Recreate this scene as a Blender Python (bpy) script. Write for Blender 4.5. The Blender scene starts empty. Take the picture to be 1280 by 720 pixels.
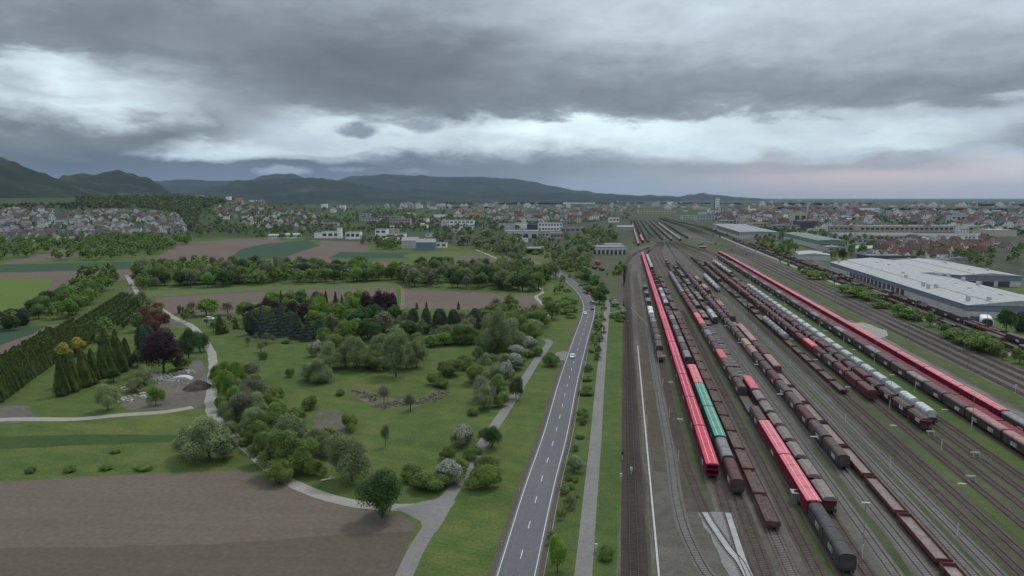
import bpy, math, random
from collections import defaultdict
import numpy as np
from mathutils import noise as mnoise, Vector

R = math.radians
random.seed(7)
scene = bpy.context.scene
COL = scene.collection
H = 68.0          # camera height above the plain, metres
FPX = 853.0
HOR = 246.8
PITCH = math.atan((360 - HOR) / FPX)
cp, sp = math.cos(PITCH), math.sin(PITCH)

# ------------------------------------------------------------------ geometry of the place
def ray(px, py):
    a, b = (px - 640) / FPX, (360 - py) / FPX
    return (a, cp + b * sp, -sp + b * cp)

def P(px, py, z=0.0):
    d = ray(px, py)
    k = (z - H) / d[2]
    return (d[0] * k, d[1] * k)

AY = math.atan2(780 - 640, math.hypot(FPX, 360 - HOR))
sa, ca = math.sin(AY), math.cos(AY)
def yard(s, t):
    return (s * sa + t * ca, s * ca - t * sa)
def inv(x, y):
    return (x * sa + y * ca, x * ca - y * sa)
def KT(k):
    return inv(*P(780 + k * 200, 448))[1]
def SY(y, t):
    return (P(640, y)[1] + t * sa) / ca

def azel(px, py):
    d = ray(px, py)
    return math.atan2(d[0], d[1]), math.atan2(d[2], math.hypot(d[0], d[1]))

def smooth(a, b, x):
    x = min(1, max(0, (x - a) / (b - a)))
    return x * x * (3 - 2 * x)

HX = [(-900, 62), (230, 66), (300, 56), (350, 44), (450, 24), (560, 8), (640, 0), (3000, 0)]
HA = [(azel(p, 250)[0], h) for p, h in HX]
def ht(x, y):
    r = math.hypot(x, y)
    if r < 1250 or y <= 0: return 0.0
    a = math.atan2(x, y)
    hh = 0.0
    for (a0, h0), (a1, h1) in zip(HA, HA[1:]):
        if a0 <= a <= a1:
            hh = h0 + (h1 - h0) * (a - a0) / (a1 - a0)
    if a < HA[0][0]: hh = HA[0][1]
    return hh * smooth(1250, 2350, r) * (1 - .8 * smooth(2500, 3600, r))

def G(px, py):
    """ground point seen at a pixel of the photograph, on the terrain"""
    d = ray(px, py)
    hl = math.hypot(d[0], d[1])
    r = 60.0
    while r < 12000:
        x, y, z = d[0] / hl * r, d[1] / hl * r, H + d[2] / hl * r
        g = ht(x, y)
        if z <= g: return (x, y, g)
        r *= 1.006
    x, y = d[0] / hl * r, d[1] / hl * r
    return (x, y, 0)

def depth(x, y, z=0):
    return y * cp + (H - z) * sp

# ------------------------------------------------------------------ materials
MATS = {}
def nt(m):
    m.use_nodes = True
    t = m.node_tree
    return t, t.nodes, t.links, t.nodes['Principled BSDF']

def mat(name, c, rough=.75, var=.18, scale=1.2, metal=0, c2=None, bump=0, space='object', emis=None, rnd=.0, spec=.3, stretch=None):
    if name in MATS: return MATS[name]
    m = bpy.data.materials.new(name)
    t, N, L, b = nt(m)
    b.inputs['Roughness'].default_value = rough
    b.inputs['Metallic'].default_value = metal
    b.inputs['Specular IOR Level'].default_value = spec
    tc = N.new('ShaderNodeTexCoord'); geo = N.new('ShaderNodeNewGeometry')
    src = tc.outputs['Object'] if space == 'object' else geo.outputs['Position']
    mp = N.new('ShaderNodeMapping'); L.new(src, mp.inputs[0])
    if stretch: mp.inputs['Scale'].default_value = stretch
    if space == 'object':
        oi = N.new('ShaderNodeObjectInfo')
        cm = N.new('ShaderNodeCombineXYZ'); mm = N.new('ShaderNodeMath'); mm.operation = 'MULTIPLY'; mm.inputs[1].default_value = 60
        L.new(oi.outputs['Random'], mm.inputs[0])
        for i in range(3): L.new(mm.outputs[0], cm.inputs[i])
        L.new(cm.outputs[0], mp.inputs['Location'])
    n = N.new('ShaderNodeTexNoise'); n.inputs['Scale'].default_value = scale; n.inputs['Detail'].default_value = 5; n.inputs['Roughness'].default_value = .62
    L.new(mp.outputs[0], n.inputs['Vector'])
    r = N.new('ShaderNodeValToRGB')
    c2 = c2 or tuple(min(1, v * (1 + var * 1.6)) for v in c)
    e = r.color_ramp.elements
    e[0].position = .32; e[1].position = .7
    e[0].color = tuple(v * (1 - var) for v in c) + (1,); e[1].color = tuple(c2) + (1,)
    L.new(n.outputs['Fac'], r.inputs[0])
    out = r.outputs[0]
    if rnd:
        oi = N.new('ShaderNodeObjectInfo'); hs = N.new('ShaderNodeHueSaturation')
        mr = N.new('ShaderNodeMapRange'); mr.inputs['To Min'].default_value = 1 - rnd; mr.inputs['To Max'].default_value = 1 + rnd
        L.new(oi.outputs['Random'], mr.inputs[0]); L.new(mr.outputs[0], hs.inputs['Value'])
        mr2 = N.new('ShaderNodeMapRange'); mr2.inputs['To Min'].default_value = .5 - rnd * .07; mr2.inputs['To Max'].default_value = .5 + rnd * .05
        mu = N.new('ShaderNodeMath'); mu.operation = 'FRACT'; mx = N.new('ShaderNodeMath'); mx.operation = 'MULTIPLY'; mx.inputs[1].default_value = 7.31
        L.new(oi.outputs['Random'], mx.inputs[0]); L.new(mx.outputs[0], mu.inputs[0]); L.new(mu.outputs[0], mr2.inputs[0]); L.new(mr2.outputs[0], hs.inputs['Hue'])
        L.new(out, hs.inputs['Color']); out = hs.outputs[0]
    L.new(out, b.inputs['Base Color'])
    if bump:
        bn = N.new('ShaderNodeBump'); bn.inputs['Strength'].default_value = bump; bn.inputs['Distance'].default_value = .3
        L.new(n.outputs['Fac'], bn.inputs['Height']); L.new(bn.outputs[0], b.inputs['Normal'])
    if emis:
        b.inputs['Emission Color'].default_value = emis + (1,); b.inputs['Emission Strength'].default_value = 1
    MATS[name] = m
    return m

def leafmat(name, c, c2, rnd=.18):
    if name in MATS: return MATS[name]
    m = mat(name, c, .6, .3, .55, c2=c2, rnd=rnd, spec=.15)
    t, N, L, b = nt(m)
    col = b.inputs['Base Color'].links[0].from_socket
    # leaf to leaf variation
    geo = N.new('ShaderNodeNewGeometry'); hs = N.new('ShaderNodeHueSaturation'); mr = N.new('ShaderNodeMapRange')
    mr.inputs['To Min'].default_value = .88; mr.inputs['To Max'].default_value = 1.15
    L.new(geo.outputs['Random Per Island'], mr.inputs[0]); L.new(mr.outputs[0], hs.inputs['Value']); L.new(col, hs.inputs['Color'])
    L.new(hs.outputs[0], b.inputs['Base Color'])
    tr = N.new('ShaderNodeBsdfTranslucent'); mx = N.new('ShaderNodeMixShader'); mx.inputs[0].default_value = .3
    L.new(hs.outputs[0], tr.inputs[0]); L.new(b.outputs[0], mx.inputs[1]); L.new(tr.outputs[0], mx.inputs[2])
    L.new(mx.outputs[0], N['Material Output'].inputs[0])
    return m

def groundmat(name, stops, big=.012, small=.35, mix=.35, rough=.95, rows=None, rowamt=.3, bump=.4, fine=3.0, amp=.28):
    """stops: list of (pos, colour) for a two-scale world-space noise; rows: (angle, period) ploughing or mowing lines"""
    if name in MATS: return MATS[name]
    m = bpy.data.materials.new(name)
    t, N, L, b = nt(m)
    b.inputs['Roughness'].default_value = rough; b.inputs['Specular IOR Level'].default_value = .15
    geo = N.new('ShaderNodeNewGeometry')
    def noi(scale, det=6, dist=0.0):
        n = N.new('ShaderNodeTexNoise'); n.inputs['Scale'].default_value = scale; n.inputs['Detail'].default_value = det
        n.inputs['Roughness'].default_value = .6; n.inputs['Distortion'].default_value = dist
        L.new(geo.outputs['Position'], n.inputs['Vector']); return n.outputs['Fac']
    a, c = noi(big, 5, .6), noi(small, 6)
    mx = N.new('ShaderNodeMix'); mx.inputs[0].default_value = mix
    L.new(a, mx.inputs[2]); L.new(c, mx.inputs[3])
    fac = mx.outputs[0]
    if rows:
        ang, per = rows
        mp = N.new('ShaderNodeMapping'); mp.inputs['Rotation'].default_value = (0, 0, ang)
        L.new(geo.outputs['Position'], mp.inputs[0])
        w = N.new('ShaderNodeTexNoise'); w.inputs['Scale'].default_value = 1 / per; w.inputs['Detail'].default_value = 4; w.inputs['Roughness'].default_value = .75
        m2 = N.new('ShaderNodeMapping'); m2.inputs['Scale'].default_value = (.018, 1, 1)
        L.new(mp.outputs[0], m2.inputs[0]); L.new(m2.outputs[0], w.inputs['Vector'])
        m3 = N.new('ShaderNodeMix'); m3.inputs[0].default_value = rowamt
        L.new(fac, m3.inputs[2]); L.new(w.outputs['Fac'], m3.inputs[3]); fac = m3.outputs[0]
    r = N.new('ShaderNodeValToRGB')
    el = r.color_ramp.elements
    el[0].position = stops[0][0]; el[0].color = stops[0][1] + (1,)
    el[1].position = stops[-1][0]; el[1].color = stops[-1][1] + (1,)
    for p, cc in stops[1:-1]:
        e = el.new(p); e.color = cc + (1,)
    L.new(fac, r.inputs[0])
    # fine grain
    f = noi(fine, 4); hs = N.new('ShaderNodeHueSaturation'); mr = N.new('ShaderNodeMapRange')
    mr.inputs['From Min'].default_value = .3; mr.inputs['From Max'].default_value = .7
    mr.inputs['To Min'].default_value = 1 - amp; mr.inputs['To Max'].default_value = 1 + amp
    L.new(f, mr.inputs[0]); L.new(mr.outputs[0], hs.inputs['Value']); L.new(r.outputs[0], hs.inputs['Color'])
    L.new(hs.outputs[0], b.inputs['Base Color'])
    bn = N.new('ShaderNodeBump'); bn.inputs['Strength'].default_value = bump; bn.inputs['Distance'].default_value = .25
    L.new(f, bn.inputs['Height']); L.new(bn.outputs[0], b.inputs['Normal'])
    MATS[name] = m
    return m

# ------------------------------------------------------------------ mesh builder
class MB:
    def __init__(s): s.v = []; s.f = []; s.m = []; s.mats = []; s.cur = 0
    def use(s, m):
        if m not in s.mats: s.mats.append(m)
        s.cur = s.mats.index(m); return s
    def add(s, vs, fs):
        o = len(s.v); s.v += vs
        for f in fs: s.f.append([i + o for i in f]); s.m.append(s.cur)
        return s
    def box(s, x0, x1, y0, y1, z0, z1):
        vs = [(x, y, z) for z in (z0, z1) for y in (y0, y1) for x in (x0, x1)]
        return s.add(vs, [(0, 2, 3, 1), (4, 5, 7, 6), (0, 1, 5, 4), (2, 6, 7, 3), (0, 4, 6, 2), (1, 3, 7, 5)])
    def prism(s, prof, y0, y1, caps=True):
        n = len(prof)
        vs = [(x, y0, z) for x, z in prof] + [(x, y1, z) for x, z in prof]
        fs = [(i, (i + 1) % n, (i + 1) % n + n, i + n) for i in range(n)]
        if caps: fs += [tuple(range(n))[::-1], tuple(range(n, 2 * n))]
        return s.add(vs, fs)
    def prismx(s, prof, x0, x1):
        n = len(prof)
        vs = [(x0, y, z) for y, z in prof] + [(x1, y, z) for y, z in prof]
        fs = [(i, (i + 1) % n, (i + 1) % n + n, i + n) for i in range(n)] + [tuple(range(n))[::-1], tuple(range(n, 2 * n))]
        return s.add(vs, fs)
    def tube(s, a, b, r0, r1=None, n=6):
        r1 = r0 if r1 is None else r1
        a, b = Vector(a), Vector(b); d = (b - a).normalized()
        u = d.orthogonal().normalized(); w = d.cross(u)
        vs = []
        for c, r in ((a, r0), (b, r1)):
            for i in range(n):
                t = 2 * math.pi * i / n
                vs.append(tuple(c + u * (math.cos(t) * r) + w * (math.sin(t) * r)))
        return s.add(vs, [(i, (i + 1) % n, (i + 1) % n + n, i + n) for i in range(n)] + [tuple(range(n))[::-1], tuple(range(n, 2 * n))])
    def beam(s, a, b, w):
        return s.tube(a, b, w, w, 4)
    def mesh(s, name, m=None):
        me = bpy.data.meshes.new(name)
        me.from_pydata(s.v, [], s.f)
        if m is not None: me.materials.append(m)
        else:
            for x in s.mats: me.materials.append(x)
            me.polygons.foreach_set('material_index', s.m)
        me.update(); return me

def link(name, me, parent=None, loc=(0, 0, 0), rz=0.0, sc=None):
    o = bpy.data.objects.new(name, me); COL.objects.link(o)
    o.location = loc
    if rz: o.rotation_euler = (0, 0, rz)
    if sc is not None: o.scale = sc if isinstance(sc, tuple) else (sc, sc, sc)
    if parent is not None: o.parent = parent
    return o

THINGS = []
def tag(o, label, cat, group=None, rank=None):
    o['label'] = label; o['category'] = cat
    if group: o['group'] = group
    THINGS.append((o, rank)); return o
def struct(name, me, kind='structure'):
    o = link(name, me); o['kind'] = kind; return o

def sheet(name, pts, m, z, kind='structure'):
    """a flat polygon on the ground from world points"""
    me = bpy.data.meshes.new(name)
    me.from_pydata([(p[0], p[1], z) for p in pts], [], [list(range(len(pts)))])
    me.materials.append(m); me.update()
    import bmesh
    bm = bmesh.new(); bm.from_mesh(me)
    for f in bm.faces:
        if f.normal.z < 0: f.normal_flip()
    bmesh.ops.triangulate(bm, faces=bm.faces[:]); bm.to_mesh(me); bm.free()
    return struct(name, me, kind)
def psheet(name, px, m, z, jit=.5):
    w_ = [P(*p) for p in px]; out = []
    for a, b in zip(w_, w_[1:] + w_[:1]):
        l = math.hypot(b[0] - a[0], b[1] - a[1]); n = max(1, min(60, int(l / 3)))
        dx, dy = (b[0] - a[0]) / (l or 1), (b[1] - a[1]) / (l or 1)
        for i in range(n):
            t = i / n; j = jit * 2 * mnoise.fractal(Vector(((a[0] + (b[0] - a[0]) * t) * .12, (a[1] + (b[1] - a[1]) * t) * .12, 3)), 1, 2, 3) * min(1, t * 8, (1 - t) * 8)
            out.append((a[0] + (b[0] - a[0]) * t - dy * j, a[1] + (b[1] - a[1]) * t + dx * j))
    return sheet(name, out, m, z)

def crom(pts, n=8):
    out = []
    q = [pts[0]] + list(pts) + [pts[-1]]
    for i in range(1, len(q) - 2):
        p0, p1, p2, p3 = q[i - 1:i + 3]
        for k in range(n):
            t = k / n
            out.append(tuple(.5 * ((2 * p1[j]) + (-p0[j] + p2[j]) * t + (2 * p0[j] - 5 * p1[j] + 4 * p2[j] - p3[j]) * t * t + (-p0[j] + 3 * p1[j] - 3 * p2[j] + p3[j]) * t ** 3) for j in range(2)))
    out.append(tuple(pts[-1])); return out
def offs(pts, d):
    out = []
    for i, p in enumerate(pts):
        a, b = pts[max(0, i - 1)], pts[min(len(pts) - 1, i + 1)]
        dx, dy = b[0] - a[0], b[1] - a[1]; l = math.hypot(dx, dy) or 1
        out.append((p[0] + dy / l * d, p[1] - dx / l * d))
    return out
def ribbon_mb(mb, pts, a, b, z):
    A, B = offs(pts, a), offs(pts, b)
    n = len(pts)
    vs = [(p[0], p[1], z) for p in A] + [(p[0], p[1], z) for p in B]
    return mb.add(vs, [(i, i + n, i + n + 1, i + 1)[::-1] if a < b and False else (i, i + 1, i + n + 1, i + n) if a > b else (i, i + n, i + n + 1, i + 1) for i in range(n - 1)])
def ribbon(name, pts, w, m, z, jag=0.0):
    mb = MB()
    if jag:
        A, B = offs(pts, -w / 2), offs(pts, w / 2)
        A = [(p[0] + mnoise.noise(Vector((p[0] * .15, p[1] * .15, 0))) * jag, p[1]) for p in A]
        B = [(p[0] + mnoise.noise(Vector((p[0] * .15, p[1] * .15, 5))) * jag, p[1]) for p in B]
        n = len(pts)
        mb.add([(p[0], p[1], z) for p in A] + [(p[0], p[1], z) for p in B], [(i, i + n, i + n + 1, i + 1) for i in range(n - 1)])
    else: ribbon_mb(mb, pts, -w / 2, w / 2, z)
    me = mb.mesh(name, m)
    return struct(name, me)

# ------------------------------------------------------------------ colours
grass = groundmat('grass_ground', [(.30, (.034, .060, .017)), (.42, (.056, .089, .023)), (.50, (.075, .109, .029)), (.60, (.108, .131, .038)), (.74, (.155, .155, .06))], big=.016, small=.16, mix=.5, fine=1.6, rows=(R(20), 4.5), rowamt=.28)
grass_verge = groundmat('verge_grass', [(.3, (.04, .07, .02)), (.48, (.064, .097, .027)), (.62, (.094, .12, .036)), (.75, (.135, .14, .055))], big=.03, small=.3, mix=.5, fine=2.2)
grass_light = groundmat('light_crop', [(.3, (.078, .108, .04)), (.7, (.105, .135, .052))], big=.008, small=.08, mix=.3, fine=.8)
grass_bright = groundmat('bright_crop', [(.3, (.085, .125, .026)), (.7, (.105, .15, .035))], big=.008, small=.08, mix=.3, rows=(R(-20), 3), fine=.8)
crop_teal = groundmat('dark_crop', [(.3, (.03, .062, .036)), (.7, (.042, .08, .046))], big=.01, small=.1, mix=.3, rows=(R(5), 3), fine=.8)
soil = groundmat('ploughed_soil', [(.3, (.108, .088, .068)), (.45, (.122, .100, .078)), (.58, (.138, .114, .09)), (.75, (.156, .131, .105))], big=.02, small=.25, mix=.35, rows=(R(3), 5.5), rowamt=.4, fine=.9, amp=.13, bump=.15)
soil_dark = groundmat('harrowed_soil', [(.3, (.082, .066, .048)), (.5, (.101, .083, .062)), (.75, (.122, .10, .076))], big=.02, small=.25, mix=.35, rows=(R(3), 5.5), rowamt=.4, fine=.9, amp=.13, bump=.15)
soil_red = groundmat('red_soil', [(.3, (.11, .082, .068)), (.7, (.155, .12, .10))], big=.01, small=.3, mix=.4, rows=(R(-80), 3), fine=1.0)
gravelroad = groundmat('pale_gravel', [(.3, (.23, .215, .19)), (.7, (.36, .34, .31))], big=.1, small=1.2, mix=.5, fine=5)
dirt = groundmat('dirt_yard', [(.3, (.075, .068, .052)), (.5, (.125, .112, .095)), (.7, (.18, .165, .145))], big=.06, small=.6, mix=.5, fine=4)
pathm = groundmat('grey_path', [(.3, (.155, .148, .142)), (.7, (.235, .225, .215))], big=.06, small=.8, mix=.5, fine=5)
asphalt = groundmat('asphalt', [(.3, (.105, .105, .115)), (.7, (.15, .15, .158))], big=.05, small=.6, mix=.5, fine=7, bump=.15, rows=(R(90) - R(-9), 1.2), rowamt=.4)
shoulder = groundmat('road_shoulder', [(.3, (.07, .062, .045)), (.7, (.12, .105, .08))], big=.1, small=1, mix=.5, fine=4)
yardm = groundmat('yard_gravel', [(.28, (.055, .06, .034)), (.38, (.078, .074, .058)), (.50, (.108, .100, .088)), (.62, (.135, .126, .112)), (.78, (.18, .168, .15))], big=.022, small=.35, mix=.42, fine=2.6)
yardgreen = groundmat('weedy_gravel', [(.30, (.045, .062, .022)), (.44, (.062, .076, .034)), (.58, (.088, .090, .056)), (.75, (.125, .118, .09))], big=.03, small=.25, mix=.5, fine=2.4)
ballast = groundmat('rusty_ballast', [(.3, (.058, .046, .038)), (.5, (.092, .074, .062)), (.72, (.135, .115, .10))], big=.02, small=.8, mix=.4, fine=4)
ballast_dark = groundmat('dark_ballast', [(.3, (.032, .026, .023)), (.5, (.052, .043, .038)), (.72, (.085, .072, .064))], big=.03, small=.8, mix=.4, fine=4)
stain = groundmat('stained_gravel', [(.3, (.055, .047, .036)), (.5, (.082, .07, .057)), (.72, (.125, .112, .096))], big=.05, small=.5, mix=.45, fine=3)
ballast_grey = groundmat('grey_ballast', [(.3, (.09, .085, .078)), (.5, (.125, .117, .108)), (.72, (.17, .158, .145))], big=.02, small=.8, mix=.4, fine=4)
concrete = groundmat('pale_concrete', [(.3, (.28, .285, .28)), (.7, (.42, .42, .41))], big=.1, small=.8, mix=.5, fine=4)
townm = groundmat('town_ground', [(.3, (.032, .046, .022)), (.48, (.05, .06, .034)), (.60, (.08, .082, .066)), (.75, (.14, .135, .125))], big=.02, small=.1, mix=.5, fine=.4)
plainm = groundmat('far_plain', [(.3, (.028, .045, .02)), (.5, (.045, .065, .028)), (.62, (.07, .09, .038)), (.75, (.12, .11, .075))], big=.0018, small=.012, mix=.45, fine=.05)
hillm = groundmat('hillside_meadow', [(.3, (.026, .044, .018)), (.5, (.042, .064, .026)), (.7, (.07, .09, .038))], big=.004, small=.05, mix=.4, fine=.3)
forestm = groundmat('hill_forest', [(.32, (.009, .014, .011)), (.5, (.014, .021, .014)), (.58, (.024, .034, .02)), (.68, (.065, .082, .045))], big=.0022, small=.02, mix=.25, fine=.06)
concrete_d = groundmat('grey_slab', [(.3, (.17, .172, .168)), (.7, (.25, .25, .245))], big=.1, small=.8, mix=.5, fine=4)
white_paint = mat('road_paint', (.62, .62, .6), .7, .15, 2, space='world')

# ------------------------------------------------------------------ the ground
me = MB().add([(-45000, -400, 0), (45000, -400, 0), (45000, 42000, 0), (-45000, 42000, 0)], [(0, 1, 2, 3)]).mesh('far_ground', plainm)
struct('ground', me)
sheet('meadow', [(-1500, 30), (1500, 30), (1500, 1240), (-1500, 1240)], grass, .02)
psheet('town_ground', [(640, 300), (720, 292), (785, 268), (1500, 266), (1750, 330), (1180, 352), (990, 305), (860, 290), (800, 300), (700, 320)], townm, .06)
psheet('town_ground', [(400, 268), (640, 262), (785, 266), (760, 300), (640, 310), (500, 304), (380, 300)], townm, .05)

# terrain rising to the left
mb = MB()
na, nr = 130, 60
for i in range(na + 1):
    a = azel(-700 + 1400 * i / na, 250)[0]
    for j in range(nr + 1):
        r = 1240 + 2600 * j / nr
        x, y = math.sin(a) * r, math.cos(a) * r
        z = ht(x, y)
        mb.v.append((x, y, z + (.1 if z > 0 else -.05 if j == 0 else .08) + (mnoise.noise(Vector((x * .004, y * .004, 0))) * 5 * min(1, z / 20))))
for i in range(na):
    for j in range(nr):
        o = i * (nr + 1) + j
        mb.f.append([o, o + nr + 1, o + nr + 2, o + 1][::-1]); mb.m.append(0)
struct('hillside', mb.mesh('hillside', hillm))

def ridge(pts, dist, dep, seed):
    mb = MB(); n = 150; rings = 26
    x0, x1 = pts[0][0], pts[-1][0]
    for i in range(n + 1):
        px = x0 + (x1 - x0) * i / n
        for (a, ya), (b, yb) in zip(pts, pts[1:]):
            if a <= px <= b: py = ya + (yb - ya) * smooth(0, 1, (px - a) / (b - a)) if b > a else ya; break
        az, el = azel(px, py)
        zc = H + dist * math.tan(el)
        zc = max(zc, 5)
        endf = smooth(0, .06, i / n) * smooth(0, .06, 1 - i / n)
        for j in range(rings + 1):
            u = -1 + 2 * j / rings
            r = dist + u * dep
            pr = (1 - abs(u)) ** 1.15 if u < 0 else (1 - u) ** 1.2
            x, y = math.sin(az) * r, math.cos(az) * r
            q = Vector((x / dist * 9, y / dist * 9, seed))
            nz = mnoise.fractal(q, 1.0, 2.1, 5)
            fine_ = mnoise.noise(Vector((x * .02, y * .02, seed))) * 12 + mnoise.noise(Vector((x * .006, y * .006, seed))) * 16
            z = zc * pr * (1 + .28 * nz * (1 - pr) * 2.2) + fine_ * min(1, pr * 3) + zc * .018 * nz
            mb.v.append((x, y, z * (.25 + .75 * endf) - 2))
    for i in range(n):
        for j in range(rings):
            o = i * (rings + 1) + j
            mb.f.append([o, o + 1, o + rings + 2, o + rings + 1]); mb.m.append(0)
    me = mb.mesh('hills', forestm)
    me.polygons.foreach_set('use_smooth', [True] * len(me.polygons))
    struct('hills', me)
ridge([(-420, 205), (-200, 186), (-60, 186), (0, 196), (15, 201), (30, 207), (50, 214), (70, 221), (85, 229), (110, 238), (150, 246), (190, 249)], 4300, 1500, 1)
ridge([(30, 244), (60, 232), (80, 219), (110, 217), (145, 215), (160, 216), (180, 222), (200, 231), (215, 240), (250, 248)], 5200, 1500, 2)
ridge([(120, 244), (160, 233), (195, 226), (230, 224), (270, 226), (310, 225), (330, 219), (345, 217), (365, 217), (385, 224), (420, 226), (440, 220), (480, 218), (520, 219), (560, 221), (600, 221), (640, 223), (665, 227), (690, 232), (720, 238), (760, 242), (800, 244), (850, 245), (868, 243), (878, 241), (890, 243), (930, 247), (990, 249)], 13500, 3500, 3)
ridge([(195, 247), (240, 241), (270, 232), (300, 225), (345, 223), (400, 222), (430, 226), (460, 232), (500, 238), (540, 243), (600, 248)], 8600, 2500, 4)
ridge([(360, 249), (400, 243), (440, 239), (500, 234), (540, 237), (600, 240), (640, 238), (680, 240), (700, 240), (740, 243), (800, 246), (870, 249)], 9500, 1800, 5)

# ------------------------------------------------------------------ fields, from their edges in the photograph
def path_px(px, n=8): return crom([P(*p) for p in px], n)
psheet('ploughed_field', [(-260, 612), (0, 602), (150, 594), (300, 588), (345, 597), (372, 613), (405, 625), (450, 637), (505, 645), (520, 656), (508, 690), (492, 740), (470, 790), (-400, 790)], soil, .035)
psheet('ploughed_field', [(-260, 690), (0, 686), (200, 682), (370, 673), (518, 664), (508, 690), (492, 740), (470, 790), (-400, 790)], soil_dark, .05)
psheet('ploughed_field', [(190, 384), (196, 372), (300, 366), (400, 362), (495, 361), (498, 386), (400, 388), (300, 392), (215, 392)], soil_red, .035)
psheet('ploughed_field', [(505, 362), (560, 364), (620, 367), (665, 370), (677, 379), (668, 387), (640, 389), (505, 385)], soil_red, .036)
psheet('crop_field', [(178, 371), (185, 364), (330, 358), (490, 353), (500, 356), (498, 360), (400, 361), (300, 365), (196, 371)], grass_light, .034)
psheet('crop_field', [(-120, 345), (-40, 349), (68, 348), (60, 360), (25, 385), (0, 398), (-150, 430)], grass_bright, .034)
psheet('crop_field', [(-200, 334), (0, 331), (165, 327), (163, 336), (0, 341), (-200, 344)], crop_teal, .034)
psheet('ploughed_field', [(-200, 344), (0, 341), (165, 337), (165, 344), (150, 352), (110, 350), (66, 372), (30, 398), (-60, 430), (-20, 398), (25, 385), (60, 360), (70, 348), (-40, 349)], soil_red, .033)
psheet('ploughed_field', [(-150, 340), (0, 330), (40, 320), (85, 311), (120, 318), (60, 326), (0, 331)], soil_red, .036)
psheet('crop_field', [(-120, 418), (0, 411), (58, 407), (42, 417), (0, 432), (-80, 455)], crop_teal, .035)
psheet('ploughed_field', [(-80, 455), (0, 432), (42, 417), (62, 407), (100, 400), (150, 372), (165, 352), (160, 340), (172, 340), (172, 360), (140, 385), (95, 408), (40, 432), (-80, 478)], soil_red, .037)
psheet('ploughed_field', [(190, 330), (200, 318), (230, 304), (300, 299), (345, 298), (360, 304), (325, 322), (290, 328)], soil_red, .035)
psheet('crop_field', [(285, 324), (300, 312), (330, 305), (385, 300), (400, 307), (352, 322), (320, 325)], crop_teal, .037)
psheet('ploughed_field', [(350, 324), (400, 306), (402, 299), (455, 298), (462, 314), (420, 318), (412, 326), (560, 330), (570, 320), (690, 322), (600, 334), (500, 335), (400, 333), (330, 330)], soil_red, .036)
psheet('crop_field', [(410, 323), (425, 315), (512, 316), (510, 323)], crop_teal, .038)
psheet('crop_field', [(505, 318), (600, 316), (605, 320), (505, 322)], grass_light, .039)
psheet('damp_grass_strip', [(-100, 548), (0, 546), (120, 543), (225, 544), (230, 552), (120, 556), (0, 562), (-100, 566)], groundmat('dark_grass', [(.3, (.034, .06, .019)), (.7, (.058, .09, .027))], big=.03, small=.3, mix=.5, fine=2), .034)  # faint band of darker green across the meadow
# reed bed and bare patches in the park
psheet('reed_patch', [(435, 487), (455, 484), (480, 497), (520, 500), (545, 484), (560, 490), (548, 500), (515, 510), (478, 512), (450, 500)], groundmat('dry_reeds', [(.35, (.06, .085, .03)), (.5, (.11, .105, .065)), (.7, (.18, .155, .115))], big=.08, small=.6, mix=.6, fine=2), .036)
psheet('bare_patch', [(395, 512), (425, 513), (440, 530), (430, 545), (405, 560), (392, 575), (385, 560)], groundmat('bare_earth', [(.35, (.06, .085, .028)), (.5, (.11, .10, .075)), (.7, (.15, .135, .115))], big=.08, small=.6, mix=.6, fine=2), .036)
psheet('dirt_yard', [(150, 506), (160, 500), (185, 492), (200, 474), (222, 462), (248, 448), (262, 470), (268, 500), (258, 508), (225, 510), (190, 512), (160, 512)], dirt, .036)
psheet('dirt_yard', [(-60, 505), (0, 507), (35, 507), (45, 520), (30, 528), (-60, 532)], dirt, .036)
psheet('dirt_yard', [(190, 397), (212, 398), (235, 407), (228, 410), (200, 408)], dirt, .038)

# ------------------------------------------------------------------ roads and paths
ribbon('gravel_track', path_px([(-80, 532), (0, 525), (45, 524), (95, 524), (150, 519), (205, 515), (240, 509)]), 3.6, gravelroad, .045, .6)
ribbon('gravel_track', path_px([(158, 344), (163, 352), (172, 366), (182, 377), (200, 386), (217, 397), (240, 408), (257, 428), (266, 448), (265, 480), (263, 505), (270, 525), (290, 545), (312, 563), (345, 592), (385, 613), (430, 627), (470, 633), (515, 634), (548, 629)]), 3.4, gravelroad, .05, .6)
ribbon('footpath', path_px([(680, 424), (687, 428), (681, 437), (668, 455), (640, 500), (600, 560), (566, 613), (545, 648), (520, 688), (497, 740), (470, 800)]), 3.3, pathm, .056)
psheet('footpath', [(492, 637), (545, 624), (556, 617), (570, 627), (545, 665), (534, 672), (526, 652), (505, 641)], pathm, .06)
ribbon('footpath', path_px([(640, 416), (647, 411), (656, 406)]), 3, pathm, .05)
ribbon('footpath', path_px([(676, 360), (678, 366), (670, 371), (678, 380), (684, 389), (682, 396)]), 2.6, gravelroad, .05)
ribbon('footpath', path_px([(488, 354), (498, 357), (503, 363), (503, 380), (499, 408), (500, 430)]), 2.4, groundmat('grassy_track', [(.3, (.07, .1, .03)), (.5, (.14, .14, .09)), (.7, (.24, .22, .18))], big=.2, small=1, mix=.6), .05)
ribbon('footpath', path_px([(595, 312), (618, 322), (630, 329), (642, 336)]), 3, gravelroad, .05)
road_pts = path_px([(610, 309), (630, 314), (650, 321), (670, 329.5), (690, 338.5), (706, 347), (720, 358), (730, 369), (736, 381), (735.5, 392), (733, 402), (724, 430), (710, 478), (695, 540), (674, 610), (645, 720), (618, 820)], 12)
ribbon('road_shoulder', road_pts, 10.4, shoulder, .05, .5)
ribbon('road', road_pts, 7.7, asphalt, .065)
for d in (-3.4, 3.28):
    mb = MB(); ribbon_mb(mb, road_pts, d, d + .14, .07); struct('road_marking', mb.mesh('edge_line', white_paint))
fine_pts = []
acc = 0
mb = MB()
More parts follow.
